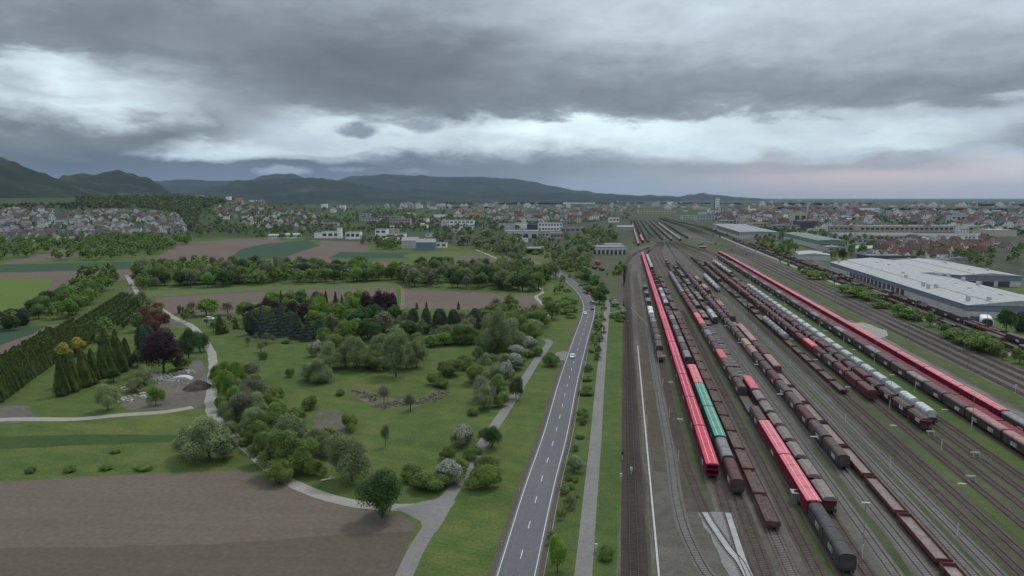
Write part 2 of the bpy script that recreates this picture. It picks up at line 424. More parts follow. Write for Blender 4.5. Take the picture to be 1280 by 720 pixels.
for a, b in zip(road_pts, road_pts[1:]):
    l = math.hypot(b[0] - a[0], b[1] - a[1]); k = int(l / .5) + 1
    fine_pts += [(a[0] + (b[0] - a[0]) * i / k, a[1] + (b[1] - a[1]) * i / k) for i in range(k)]
run = []
for a, b in zip(fine_pts, fine_pts[1:]):
    acc += math.hypot(b[0] - a[0], b[1] - a[1])
    if acc % 12 < 4: run.append(a)
    else:
        if len(run) > 2: ribbon_mb(mb, run, -.07, .07, .07)
        run = []
struct('road_marking', mb.mesh('centre_line', white_paint))
psheet('lay_by', [(693, 446), (697, 440), (706, 439), (712, 440), (708, 451), (697, 450)], pathm, .055)
psheet('verge', [(744, 402), (757, 380), (757, 400), (748, 480), (737, 600), (716, 720), (700, 800), (650, 800), (675, 700), (706, 590), (724, 500), (738, 440)], grass_verge, .03)
cyc = path_px([(761, 372), (759, 388), (757, 402), (750, 480), (745, 545), (738, 620), (729, 720), (721, 820)])
ribbon('cycle_path', cyc, 3.2, pathm, .05)
psheet('verge', [(764, 372), (782, 372), (782, 500), (779, 560), (775, 640), (769, 720), (762, 800), (725, 800), (742, 720), (750, 600), (756, 480)], grass_verge, .031)

# ------------------------------------------------------------------ the rail yard
yk = [(-.02, 760), (-.015, 560), (0, 440), (0, 372), (0, 342)]
edge = [(780 + k * (y - 248), y) for k, y in yk]
psheet('rail_yard_ground', [(768, 800)] + edge + [(735, 352), (700, 348), (690, 325), (712, 300), (760, 295), (785, 276), (830, 268), (845, 268), (905, 288), (1020, 325), (1130, 368), (1290, 425), (1700, 570), (2600, 800)], yardm, .03)
def sheetst(name, k0, k1, ya, yb, m, z, jag=0):
    t0, t1 = KT(k0), KT(k1)
    s0, s1 = SY(ya, (t0 + t1) / 2), SY(yb, (t0 + t1) / 2)
    n = 60; L_, R_ = [], []
    for i in range(n + 1):
        s = s0 + (s1 - s0) * i / n
        j0 = mnoise.noise(Vector((s * .06, k0 * 9, 1))) * jag; j1 = mnoise.noise(Vector((s * .06, k1 * 9, 7))) * jag
        L_.append(yard(s, t0 + j0)); R_.append(yard(s, t1 + j1))
    mb = MB(); mb.add([(p[0], p[1], z) for p in L_ + R_], [(i, i + n + 1, i + n + 2, i + 1) for i in range(n)])
    return struct(name, mb.mesh(name, m))
psheet('weedy_ground', [(700, 346), (725, 340), (790, 330), (784, 420), (766, 372), (745, 362), (720, 352)], yardgreen, .033)
psheet('weedy_ground', [(785, 312), (800, 296), (860, 300), (905, 306), (960, 322), (900, 316), (850, 312), (815, 306)], yardgreen, .036)
psheet('weedy_ground', [(690, 330), (712, 300), (760, 295), (790, 276), (800, 276), (812, 300), (790, 312), (775, 345), (720, 352)], yardgreen, .034)
psheet('weedy_ground', [(845, 272), (905, 290), (1020, 327), (1010, 335), (950, 312), (860, 292), (830, 276)], yardgreen, .034)
sheetst('weedy_strip', .24, .29, 640, 345, yardgreen, .034, 1)
sheetst('weedy_strip', .53, .565, 800, 340, yardgreen, .034, 1)
sheetst('weedy_strip', .745, .775, 800, 560, yardgreen, .034, .6)
sheetst('weedy_strip', .955, .975, 900, 330, yardgreen, .034, .6)
sheetst('weedy_strip', 1.02, 1.20, 900, 335, yardgreen, .034, 2)
sheetst('weedy_strip', 1.20, 1.54, 900, 330, yardgreen, .035, 2)
sheetst('grass_strip', 1.165, 1.20, 900, 560, grass_verge, .038, 1)
sheetst('grass_strip', 1.45, 1.53, 800, 380, grass_verge, .038, 2.0)
sheetst('gravel_road', 1.73, 1.86, 800, 400, groundmat('light_gravel', [(.3, (.12, .12, .105)), (.7, (.2, .195, .18))], big=.04, small=.5, mix=.5), .036, 2.5)
sheetst('grass_strip', 1.87, 1.99, 700, 330, yardgreen, .038, 2.5)
sheetst('grass_strip', 1.92, 1.98, 700, 350, grass_verge, .041, 2.5)
sheetst('grass_strip', 2.32, 2.45, 600, 330, grass_verge, .038, 2)
sheetst('service_road', 2.45, 2.50, 600, 290, gravelroad, .042, .4)
sheetst('service_path', .002, .016, 800, 345, pathm, .04, .2)
psheet('gravel_patch', [(1062, 404), (1078, 403), (1108, 413), (1110, 420), (1095, 424), (1075, 416)], gravelroad, .043)
psheet('concrete_crossing', [(872, 641), (916, 641), (932, 690), (945, 722), (955, 760), (925, 760), (912, 720), (898, 690)], concrete_d, .068)

rail_m = mat('rail_steel', (.075, .055, .045), .45, .3, 3, metal=.5)
railshine = mat('polished_rail', (.22, .21, .2), .3, .2, 3, metal=.8)
sleeper_m = mat('sleeper_wood', (.085, .07, .06), .9, .35, .4, space='world')
sleeper_d = mat('sleeper_dark', (.05, .042, .037), .9, .3, .4, space='world')
sleeper_c = mat('sleeper_concrete', (.19, .182, .17), .9, .2, .4, space='world')

def polyat(pts, step):
    out = []; carry = 0
    for a, b in zip(pts, pts[1:]):
        l = math.hypot(b[0] - a[0], b[1] - a[1]); d = carry
        while d < l:
            out.append((a[0] + (b[0] - a[0]) * d / l, a[1] + (b[1] - a[1]) * d / l, math.atan2(b[1] - a[1], b[0] - a[0]))); d += step
        carry = d - l
    return out
def track(pts, label, bal=ballast, slp=None, zb=.0, bw=1.6, group='railway tracks of the yard', far=False):
    root = link('railway_track', None, loc=(pts[0][0], pts[0][1], 0))
    ox, oy = pts[0]
    loc = [(p[0] - ox, p[1] - oy) for p in pts]
    tag(root, label, 'railway track', group)
    mb = MB(); ribbon_mb(mb, loc, -bw, bw, .06 + zb)
    link('ballast_bed', mb.mesh('ballast_bed', bal), root)
    for sg in (-1, 1):
        mb = MB()
        w = .05 if not far else .06
        d = sg * .7525
        ribbon_mb(mb, loc, d - w, d + w, .26)
        A = offs(loc, d - w); B = offs(loc, d + w); n = len(loc)
        mb.add([(p[0], p[1], .26) for p in A] + [(p[0], p[1], .07) for p in A], [(i, i + 1, i + n + 1, i + n) for i in range(n - 1)])
        mb.add([(p[0], p[1], .26) for p in B] + [(p[0], p[1], .07) for p in B], [(i, i + n, i + n + 1, i + 1) for i in range(n - 1)])
        link('rail', mb.mesh('rail', rail_m), root)
    if slp is not None:
        mb = MB()
        for x, y, a in polyat(loc, .65):
            if math.hypot(x + ox, y + oy) > 420: continue
            c, s = math.cos(a), math.sin(a)
            vs = []
            for z in (.05, .12 + zb):
                for dy in (-1.25, 1.25):
                    for dx in (-.12, .12): vs.append((x + dx * c - dy * s, y + dx * s + dy * c, z))
            mb.add(vs, [(4, 5, 7, 6), (0, 1, 5, 4), (2, 6, 7, 3), (0, 4, 6, 2), (1, 3, 7, 5)])
        if mb.f:
            o = link('sleepers', mb.mesh('sleepers', slp), root); o['kind'] = 'stuff'
    return root

def throat(t):
    return 66 + (t - 62) * .42
def yardtrack(k, label, s0=60, **kw):
    t = KT(k); pts = []
    for s in list(range(s0, 800, 40)) + list(range(800, 1080, 12)):
        u = smooth(800, 1075, s)
        pts.append(yard(s, t + (throat(t) - t) * u))
    return track(pts, label, **kw)
K = dict(T0=.035, T1=.163, T2=.225, T3=.313, T4=.381, T5=.447, T6=.517, T7=.592, T8=.652, T9=.722, T10=.806, T11=.865, T12=.932, T13=.998, T14=1.062, T15=1.122, T16=1.222, T17=1.297, T18=1.365, T19=1.43, Ta=1.56, Tb=1.625, Tc=1.69)
# single line at the yard's left edge
track([yard(s, KT(.028)) for s in range(50, 640, 30)] + crom([yard(640, KT(.028)), P(782, 333), P(787, 323), P(796, 316), P(812, 309)], 8)[1:],
      'dark single railway track along the grass at the left edge of the yard', slp=sleeper_d, bal=ballast_dark, bw=2.5)
track(path_px([(781, 335), (779, 350), (775, 370), (783, 400)]) , 'old rusty siding curving off left beside the cycle path end')
track(path_px([(912, 745), (884, 718), (868, 690), (855, 660), (846, 625), (841, 590), (836, 555), (822, 480), (812, 420), (804, 370), (799, 340), (803, 318), (812, 308)], 10),
      'empty siding with pale sleepers curving right at the bottom of the yard', bal=ballast_grey, slp=sleeper_c, bw=1.5)
sheetst('stained_ballast', .105, .20, 590, 345, stain, .036, .8)
sheetst('stained_ballast', .20, .25, 640, 345, stain, .038, .6)
sheetst('stained_ballast', .05, .075, 760, 345, stain, .036, .5)
track(path_px([(940, 735), (926, 705), (912, 688), (896, 665), (882, 643), (865, 600), (851, 560), (833, 480), (823, 430), (812, 370), (804, 330), (812, 312)], 10),
      'siding left of the long red train, under the short train with the white hood', bal=ballast, slp=sleeper_m)
track(path_px([(944, 745), (938, 720), (927, 695), (912, 648), (896, 600)], 8) + [yard(s, KT(.313)) for s in range(int(SY(590, KT(.313))), 800, 40)] + [yard(s, KT(.313) + (throat(KT(.313)) - KT(.313)) * smooth(800, 1075, s)) for s in range(800, 1080, 12)],
      'railway track carrying the long bright red train', bal=ballast, slp=sleeper_m, zb=.004)
mb = MB(); ribbon_mb(mb, path_px([(943, 738), (926, 705), (912, 688), (896, 665), (881, 641)]), -.62, .62, .125); struct('concrete_crossing', mb.mesh('concrete_crossing', concrete))
mb = MB(); ribbon_mb(mb, path_px([(940, 728), (927, 695), (910, 642)]), -.6, .6, .128); struct('concrete_crossing', mb.mesh('concrete_crossing', concrete))
lab = {
 'T4': 'railway track carrying the train with the green wagons', 'T5': 'railway track under the brown open wagons right of the green wagons',
 'T6': 'empty railway track between the brown open wagons and the black ended train',
 'T7': 'railway track under the train whose near end is a black wagon', 'T8': 'railway track under the grey topped hopper wagons',
 'T9': 'empty railway track just right of the grey topped hopper wagons', 'T10': 'railway track under the brown hooded train',
 'T11': 'railway track under the long row of rusty sided flat wagons', 'T12': 'empty railway track just right of the low flat wagons',
 'T13': 'second empty railway track right of the low flat wagons', 'T14': 'third empty railway track right of the low flat wagons',
 'T15': 'railway track under the short row of dark flat wagons', 'T16': 'railway track under the maroon train ending beside flat wagons',
 'T17': 'railway track under the maroon hopper train beside the silver tanks', 'T18': 'railway track under the silver topped tank train',
 'T19': 'empty weedy railway track right of the silver topped train', 'Ta': 'railway track under the brown covered train',
 'Tb': 'railway track under the dark red open car carriers', 'Tc': 'railway track under the right hand red roofed train'}
for n_, l_ in lab.items():
    yardtrack(K[n_], l_, bal=ballast_grey if n_ in ('T12', 'T13', 'T10', 'T9') else ballast, slp=sleeper_c if n_ in ('T10', 'T12', 'T13', 'T9', 'T5') else sleeper_m)
for i, k in enumerate((2.035, 2.115, 2.2, 2.28, 2.56, 2.63, 2.70, 2.78)):
    t = KT(k)
    track([yard(s, t) for s in range(120, 1500, 60)] + [yard(s, t + (95 - t) * smooth(1500, 2300, s) * .55) for s in range(1500, 2400, 60)],
          ['first', 'second', 'third', 'fourth', 'fifth', 'sixth', 'seventh', 'eighth'][i] + ' track from the left of the main line east of the yard', slp=sleeper_m, group='main line tracks')
for i, k in enumerate((.30, .42, .54, .7, .9, 1.1, 1.3, 1.55)):
    t = KT(k) * 1.0
    track([yard(s, 68 + (t - 68) * (.45 + .55 * smooth(1080, 1300, s))) for s in range(1070, 1300, 16)] + [yard(s, t) for s in range(1300, 2200, 90)],
          ['first', 'second', 'third', 'fourth', 'fifth', 'sixth', 'seventh', 'eighth'][i] + ' track from the left in the far station yard', group='tracks of the far station yard', far=True)
# white cable trough
o = link('cable_trough', None, loc=yard(SY(730, KT(.0925)), KT(.0925)) + (0,), rz=-AY)
tag(o, 'long white concrete cable trough on the ground right of the single track', 'cable trough')
mb = MB(); L0 = SY(433, KT(.0925)) - SY(730, KT(.0925)); mb.box(-.16, .16, -20, L0, 0, .22); link('trough', mb.mesh('trough', concrete), o)
mb = MB(); mb.box(-.2, .2, -20, L0, .22, .27); link('trough_cover', mb.mesh('trough_cover', mat('trough_cover', (.42, .41, .38), .8, .15, 1)), o)

# ------------------------------------------------------------------ wagons
def wm(name, c, **k): return mat(name, c, rough=.6, var=.3, scale=.9, rnd=.16, **k)
M_CH = wm('wagon_underframe', (.035, .028, .026)); M_WH = mat('wheel_steel', (.05, .042, .038), .5, .3, 2, metal=.4)
M_RED = mat('bright_red_roof', (.46, .038, .085), .55, .14, .35, rnd=.13); M_PINK = mat('faded_red_roof', (.52, .125, .145), .6, .16, .35, rnd=.13)
M_DRED = mat('dark_red_side', (.17, .013, .03), .55, .25, .8, rnd=.12)
M_GREEN = mat('green_roof', (.075, .26, .19), .55, .15, .5); M_DGREEN = mat('dark_green_side', (.03, .10, .075), .6, .2, .8)
M_STRIP = mat('roof_strip', (.62, .56, .58), .6, .1, 1)
M_BROWN = wm('brown_tarpaulin', (.085, .058, .055)); M_MAROON = wm('maroon_paint', (.09, .032, .036)); M_DBROWN = wm('dark_brown_paint', (.06, .046, .045))
M_GREYT = wm('grey_tarpaulin', (.16, .155, .165)); M_BLACK = wm('black_tarpaulin', (.055, .051, .053)); M_LGREY = wm('light_grey_tarpaulin', (.36, .36, .37))
M_WHITE = mat('white_tarpaulin', (.72, .72, .72), .6, .08, 1); M_SILVER = mat('silver_tank', (.50, .53, .53), .35, .22, .8, metal=.25, rnd=.12)
M_RUST = wm('rusty_red_side', (.11, .036, .035)); M_FLOOR = wm('wooden_floor', (.19, .155, .14)); M_FLOORD = wm('dark_floor', (.075, .06, .055))
M_LOAD = mat('brown_load', (.10, .075, .062), .95, .4, 1.6, bump=.6, rnd=.2); M_ORE = mat('grey_brown_top', (.19, .165, .155), .9, .3, 1.2, bump=.4, rnd=.12)
M_TAN = wm('tan_tarpaulin', (.30, .21, .14)); M_PLAC = mat('white_placard', (.55, .55, .54), .6, .3, 3); M_MARK = mat('dark_lettering', (.04, .04, .045), .7, .1, 3)
M_HOPPER = wm('hopper_grey', (.21, .195, .19)); M_GLASS = mat('dark_glass', (.03, .035, .04), .15, .1, 1, spec=.6)
M_ROOFRED = wm('pinkish_wagon_roof', (.30, .17, .16)); M_GRAF = wm('graffiti_paint', (.42, .42, .36))

def arch(w, z0, zs, zt, n=8):
    """closed profile: walls from z0 to zs, round top to zt"""
    p = [(-w, z0), (-w, zs)]
    for i in range(1, n):
        t = math.pi * (1 - i / n)
        c_, s_ = math.cos(t), math.sin(t)
        p.append((w * math.copysign(abs(c_) ** .62, c_), zs + (zt - zs) * abs(s_) ** .8))
    return p + [(w, zs), (w, z0)]
def bogie(y):
    mb = MB().use(M_CH).box(-1.0, 1.0, y - 1.3, y + 1.3, .62, .9)
    for dy in (-.9, .9):
        mb.use(M_WH)
        for sx in (-1, 1):
            mb.tube((sx * .68, y + dy, .64), (sx * .82, y + dy, .64), .44, n=12)
        mb.tube((-.68, y + dy, .64), (.68, y + dy, .64), .09)
    return mb
def frame(L, axles=False):
    h = L / 2
    b = MB().use(M_CH).box(-1.25, 1.25, -h + .55, h - .55, .95, 1.2)
    parts = [('underframe', b)]
    if axles:
        for y in (-h + 2.4, h - 2.4):
            m = MB().use(M_WH)
            for sx in (-1, 1): m.tube((sx * .68, y, .66), (sx * .82, y, .66), .46, n=12)
            m.tube((-.68, y, .66), (.68, y, .66), .09); parts.append(('wheelset', m))
    else:
        parts += [('bogie', bogie(-h + 2.6)), ('bogie', bogie(h - 2.6))]
    for sy in (-1, 1):
        for sx in (-1, 1):
            y = sy * (h - .55)
            m = MB().use(M_CH).tube((sx * .88, y, 1.06), (sx * .88, y + sy * .45, 1.06), .1)
            m.tube((sx * .88, y + sy * .45, 1.06), (sx * .88, y + sy * .53, 1.06), .24, n=10)
            parts.append(('buffer', m))
    return parts
def placards(L, x, z0, n=1, graf=None, rng=random.Random(3)):
    out = []
    for i in range(n):
        y = -L * .22 + i * L * .4 + rng.uniform(-.5, .5)
        m = MB()
        for sx in (-1, 1):
            a, b = sorted((sx * x, sx * (x + .025))); m.use(graf or M_PLAC).box(a, b, y - 1.3, y + 1.5, z0, z0 + 1.0)
            a, b = sorted((sx * x, sx * (x + .035)))
            for q in range(4): m.use(M_MARK).box(a, b, y - 1.0 + q * .55, y - .72 + q * .55, z0 + .2 + (q % 2) * .25, z0 + .72)
        out.append(('side_marking', m))
    return out
def hood(L, top, low=None, ribs=0, plac=1, lowz=1.9, zt=4.15, end=None, graf=None):
    low = low or top
    h = L / 2 - .62; P_ = frame(L)
    b = MB().use(top).prism(arch(1.46, lowz, 3.1, zt), -h, h)
    P_.append(('hood', b))
    b = MB().use(low).box(-1.42, 1.42, -h + .02, h - .02, 1.2, lowz); P_.append(('lower_side', b))
    for sy in (-1, 1):
        m = MB().use(end or M_DBROWN); y0, y1 = sorted((sy * (h + .004), sy * (h + .07)))
        m.prism(arch(1.34, 1.35, 3.05, zt - .16), y0, y1)
        for q in (-.9, -.3, .3, .9): m.box(q - .05, q + .05, y0 - .04, y1 + .04, 1.4, 3.1)
        P_.append(('end_wall', m))
    n = max(2, int(L / 5)); m = MB().use(low)
    for i in range(n + 1):
        y = -h + 2 * h * i / n; m.prism(arch(1.51, 1.25, 3.1, zt + .05), max(-h, y - .06), min(h, y + .06))
    P_.append(('hood_rib', m))
    P_ += placards(L, 1.49, 1.95, plac, graf)
    return P_
def covered(L, side, roof, plac=1, zt=4.1, graf=None):
    h = L / 2 - .62; P_ = frame(L, axles=L < 17)
    P_.append(('sliding_wall', MB().use(side).box(-1.4, 1.4, -h, h, 1.2, 3.5)))
    m = MB().use(side)
    for i in range(9):
        y = -h + 2 * h * i / 8
        for sx in (-1, 1):
            a, b = sorted((sx * 1.4, sx * 1.45)); m.box(a, b, max(-h, y - .07), min(h, y + .07), 1.22, 3.48)
    P_.append(('wall_post', m))
    P_.append(('roof', MB().use(roof).prism(arch(1.5, 3.45, 3.52, zt), -h - .05, h + .05)))
    m = MB().use(M_DBROWN)
    for sy in (-1, 1):
        y0, y1 = sorted((sy * (h + .004), sy * (h + .05))); m.box(-1.1, -.9, y0, y1, 1.3, 3.4); m.box(.9, 1.1, y0, y1, 1.3, 3.4); m.box(-.1, .1, y0, y1, 1.3, 3.4)
    P_.append(('end_post', m))
    P_ += placards(L, 1.45, 1.5, plac, graf)
    return P_
def carcarrier(L, roof, side, strips=True, roofless=False):
    h = L / 2 - .35; P_ = frame(L)
    P_.append(('lower_deck', MB().use(side).box(-1.4, 1.4, -h, h, 1.2, 1.34)))
    m = MB().use(side)
    zt = 2.9 if roofless else 3.95
    for sx in (-1, 1):
        a, b = sorted((sx * 1.38, sx * 1.5))
        m.box(a, b, -h, h, 1.1, 1.75)
        m.box(a, b, -h, h, 2.55, 2.8)
        if not roofless: m.box(a, b, -h, h, 3.62, 3.95)
        n = int(L / 2.2)
        for i in range(n + 1):
            y = -h + (2 * h) * i / n
            m.box(a, b, max(-h, y - .09), min(h, y + .09), 1.75, zt)
            if i < n:
                y2 = -h + (2 * h) * (i + 1) / n; x = sx * 1.44
                m.beam((x, y, 1.75 if i % 2 else 2.55), (x, y2, 2.55 if i % 2 else 1.75), .05)
                if not roofless: m.beam((x, y, 2.8 if i % 2 else 3.62), (x, y2, 3.62 if i % 2 else 2.8), .05)
    P_.append(('side_frame', m))
    P_.append(('upper_deck', MB().use(side).box(-1.37, 1.37, -h, h, 2.62, 2.72)))
    if not roofless:
        P_.append(('side_screen', MB().use(side).box(-1.36, -1.33, -h, h, 1.36, 3.62).box(1.33, 1.36, -h, h, 1.36, 3.62)))
        prof = [(-1.52, 3.95), (-1.5, 4.05), (-.75, 4.28), (.75, 4.28), (1.5, 4.05), (1.52, 3.95)]
        P_.append(('roof', MB().use(roof).prism(prof, -h, h)))
        if strips:
            for sx in (-1, 1): P_.append(('roof_strip', MB().use(M_STRIP).box(sx * .72 - .06, sx * .72 + .06, -h + .1, h - .1, 4.27, 4.33)))
        m = MB().use(side)
        for i in range(1, 4):
            y = -h + 2 * h * i / 4; m.box(-1.0, 1.0, y - .05, y + .05, 4.2, 4.315)
        P_.append(('roof_seam', m))
        m = MB().use(side)
        for sy in (-1, 1):
            y0, y1 = sorted((sy * (h - .1), sy * (h + .03)))
            for z in (1.3, 2.5, 3.7): m.box(-1.45, 1.45, y0, y1, z, z + .2)
            m.box(-1.45, -1.3, y0, y1, 1.3, 3.9); m.box(1.3, 1.45, y0, y1, 1.3, 3.9)
        P_.append(('end_frame', m))
        P_ += placards(L, 1.5, 1.1, 1)
    else:
        m = MB().use(M_DRED)
        for i in range(1, 10):
            y = -h + 2 * h * i / 10; m.box(-1.3, 1.3, y - .1, y + .1, 2.73, 2.78)
        P_.append(('deck_rib', m))
    return P_
def lowflat(L, side, floor, hb=.6, cross=False):
    h = L / 2 - .62; P_ = frame(L)
    P_.append(('floor', MB().use(floor).box(-1.33, 1.33, -h + .1, h - .1, 1.2, 1.34)))
    m = MB().use(side)
    m.box(-1.45, -1.33, -h, h, 1.05, 1.3 + hb); m.box(1.33, 1.45, -h, h, 1.05, 1.3 + hb)
    P_.append(('side_board', m))
    for sy in (-1, 1):
        y0, y1 = sorted((sy * (h - .1), sy * (h + .02))); P_.append(('end_board', MB().use(side).box(-1.33, 1.33, y0, y1, 1.1, 1.45 + hb)))
    m = MB().use(side)
    for i in range(1, 8):
        y = -h + 2 * h * i / 8
        for sx in (-1, 1):
            a, b = sorted((sx * 1.45, sx * 1.53)); m.box(a, b, y - .1, y + .1, .95, 1.35 + hb)
    P_.append(('stake', m))
    if cross:
        for i in range(int(L / 2.6)):
            y = -h + 1.3 + i * 2.6; m = MB().use(M_LGREY if i % 2 else M_FLOOR).box(-1.3, 1.3, y - .28, y + .28, 1.36, 1.62)
            P_.append(('cradle', m))
    return P_
def openbox(L, side, load, fill=True, hh=2.35):
    h = L / 2 - .62; P_ = frame(L)
    m = MB().use(side)
    m.box(-1.45, -1.35, -h, h, 1.2, hh); m.box(1.35, 1.45, -h, h, 1.2, hh)
    for i in range(9):
        y = -h + 2 * h * i / 8
        for sx in (-1, 1):
            a, b = sorted((sx * 1.45, sx * 1.53)); m.box(a, b, max(-h, y - .08), min(h, y + .08), 1.2, hh)
    P_.append(('side_wall', m))
    for sy in (-1, 1):
        y0, y1 = sorted((sy * (h - .12), sy * h)); P_.append(('end_wall', MB().use(side).box(-1.35, 1.35, y0, y1, 1.2, hh)))
    z = hh - .25 if fill else 1.4
    m = MB().use(load); nx, ny = 5, 12; rng = random.Random(L)
    vs = [(-1.34 + 2.68 * i / (nx - 1), -h + .13 + (2 * h - .26) * j / (ny - 1), z + (rng.uniform(-.1, .38) if fill and 0 < i < nx - 1 else 0)) for j in range(ny) for i in range(nx)]
    m.add(vs, [(j * nx + i, j * nx + i + 1, (j + 1) * nx + i + 1, (j + 1) * nx + i) for j in range(ny - 1) for i in range(nx - 1)])
    P_.append(('load', m)); return P_
def hopper(L, side, top, plac=0, zt=3.9):
    h = L / 2 - .62; P_ = frame(L)
    prof = [(-.8, 1.2), (-1.45, 2.1), (-1.45, 3.25), (1.45, 3.25), (1.45, 2.1), (.8, 1.2)]
    P_.append(('hopper_body', MB().use(side).prism(prof, -h + .9, h - .9)))
    P_.append(('hopper_cover', MB().use(top).prism([(-1.5, 3.2), (-1.42, 3.42), (-.7, zt), (.7, zt), (1.42, 3.42), (1.5, 3.2)], -h + .75, h - .75)))
    m = MB().use(side)
    for i in range(7):
        y = -h + 1 + (2 * h - 2) * i / 6
        for sx in (-1, 1):
            a, b = sorted((sx * 1.45, sx * 1.53)); m.box(a, b, y - .08, y + .08, 2.1, 3.25)
    P_.append(('body_rib', m))
    for sy in (-1, 1):
        y = sy * (h - .45); m = MB().use(side)
        a, b = sorted((sy * (h - .9), sy * (h - .05)))
        m.box(-1.4, 1.4, a, b, 1.2, 1.3)
        for x in (-1.2, 0, 1.2): m.beam((x, sy * (h - .1), 1.3), (x, sy * (h - .85), 3.2), .06)
        m.box(-1.45, 1.45, a, b, 3.22, 3.3)
        P_.append(('end_platform', m))
    if plac: P_ += placards(L, 1.53, 2.15, plac)
    return P_
def tank(L, col=None, low=None):
    col = col or M_SILVER; h = L / 2 - .9; P_ = frame(L); n = 16
    m = MB().use(col); prof = [(1.42 * math.cos(2 * math.pi * i / n), 2.75 + 1.42 * math.sin(2 * math.pi * i / n)) for i in range(n)]
    m.prism(prof, -h + .35, h - .35, caps=False)
    for sy in (-1, 1):
        y0, y1 = sy * (h - .35), sy * h
        vs = [(x, y0, z) for x, z in prof] + [(x * .72, y1, 2.75 + (z - 2.75) * .72) for x, z in prof]
        m.add(vs, [(i, (i + 1) % n, (i + 1) % n + n, i + n) for i in range(n)] + [tuple(range(n, 2 * n))])
    P_.append(('tank', m))
    m = MB().use(low or M_CH)
    for y in (-h * .6, h * .6): m.box(-1.2, 1.2, y - .25, y + .25, 1.2, 2.0)
    P_.append(('saddle', m))
    m = MB().use(M_LGREY).box(-.3, .3, -h + 1, h - 1, 4.18, 4.24); P_.append(('walkway', m))
    m = MB().use(M_DBROWN).tube((0, 0, 4.1), (0, 0, 4.45), .45, n=10); P_.append(('dome_hatch', m))
    return P_
def silver_hopper(L):
    """maroon hopper carrying a round silver cover"""
    h = L / 2 - .62; P_ = frame(L)
    P_.append(('lower_side', MB().use(M_DBROWN).box(-1.3, 1.3, -h + .6, h - .6, 1.2, 2.0)))
    m = MB().use(M_SILVER).prism(arch(1.46, 2.0, 3.0, 4.2, 10), -h + 1.1, h - 1.1)
    P_.append(('silver_cover', m))
    m = MB().use(M_HOPPER)
    for i in range(5):
        y = -h + 1.3 + (2 * h - 2.6) * i / 4; m.prism(arch(1.5, 2.0, 3.0, 4.25, 10), y - .05, y + .05)
    P_.append(('cover_rib', m))
    for sy in (-1, 1):
        a, b = sorted((sy * (h - 1.05), sy * h)); m = MB().use(M_MAROON).box(-1.35, 1.35, a, b, 1.2, 1.32)
        for x in (-1.25, 1.25): m.beam((x, sy * (h - .05), 1.3), (x, sy * (h - 1.0), 3.0), .07)
        m.beam((-1.25, sy * (h - .05), 2.2), (1.25, sy * (h - .05), 2.2), .05)
        P_.append(('end_platform', m))
    return P_

KINDS = {}
def islands(mb):
    par = list(range(len(mb.v)))
    def fd(i):
        while par[i] != i: par[i] = par[par[i]]; i = par[i]
        return i
    for f in mb.f:
        for i in f[1:]: par[fd(i)] = fd(f[0])
    g = defaultdict(list)
    for k_, f in enumerate(mb.f): g[fd(f[0])].append(k_)
    out = []
    for ks in g.values():
        n = MB(); mp = {}
        for k_ in ks:
            n.use(mb.mats[mb.m[k_]])
            for i in mb.f[k_]:
                if i not in mp: mp[i] = len(n.v); n.v.append(mb.v[i])
            n.f.append([mp[i] for i in mb.f[k_]]); n.m.append(n.cur)
        out.append(n)
    return out
def kind(key, name, desc, L, parts, cat='railway wagon'):
    np_ = []
    MERGE = dict(wall_post='sliding_wall', stake='side_board', body_rib='hopper_body', hood_rib='hood', cover_rib='silver_cover', roof_seam='roof', deck_rib='upper_deck', end_post='sliding_wall')
    by = {n_: p for n_, p in parts}
    for n_, p in parts:
        if n_ in MERGE:
            q = by[MERGE[n_]]; o = len(q.v)
            for f, mi in zip(p.f, p.m): q.use(p.mats[mi]); q.f.append([i + o for i in f]); q.m.append(q.cur)
            q.v += p.v
    parts = [(n_, p) for n_, p in parts if n_ not in MERGE]
    for n_, p in parts:
        if n_ in ('end_frame', 'side_screen'): np_ += [(n_, q) for q in islands(p)]
        elif n_ in ('side_marking', 'side_frame', 'side_board', 'side_wall'):
            for sg in (-1, 1):
                q = MB(); mp = {}
                for f, mi in zip(p.f, p.m):
                    if p.v[f[0]][0] * sg > 0:
                        q.use(p.mats[mi])
                        for i in f:
                            if i not in mp: mp[i] = len(q.v); q.v.append(p.v[i])
                        q.f.append([mp[i] for i in f]); q.m.append(q.cur)
                np_.append((n_, q))
        else: np_.append((n_, p))
    parts = np_
    KINDS[key] = dict(name=name, desc=desc, L=L, parts=parts, cat=cat, near=None, far=None)
kind('cr', 'covered_car_carrier', 'bright red roofed wagon', 28.6, carcarrier(28.6, M_RED, M_DRED))
kind('cp', 'covered_car_carrier', 'faded pinkish red roofed wagon', 27, carcarrier(27, M_PINK, M_DRED))
kind('cps', 'covered_wagon', 'short pink roofed wagon', 17.5, covered(17.5, M_DRED, M_PINK, 0))
kind('cg', 'covered_car_carrier', 'green roofed wagon with white strips', 27, carcarrier(27, M_GREEN, M_DGREEN))
kind('co', 'open_car_carrier', 'dark red open car carrier', 27, carcarrier(27, None, M_DRED, roofless=True))
kind('hb', 'hooded_wagon', 'brown round hooded wagon', 14.6, hood(14.6, M_BROWN, M_DBROWN))
kind('hm', 'hooded_wagon', 'maroon round hooded wagon', 14.6, hood(14.6, M_MAROON, M_MAROON))
kind('hg', 'hooded_wagon', 'grey round hooded wagon', 14.6, hood(14.6, M_GREYT, M_MAROON, plac=0))
kind('hl', 'hooded_wagon', 'light grey hooded wagon', 14.6, hood(14.6, M_LGREY, M_DBROWN, plac=0))
kind('hw', 'hooded_wagon', 'short white hooded wagon', 12, hood(12, M_WHITE, M_MAROON, plac=0))
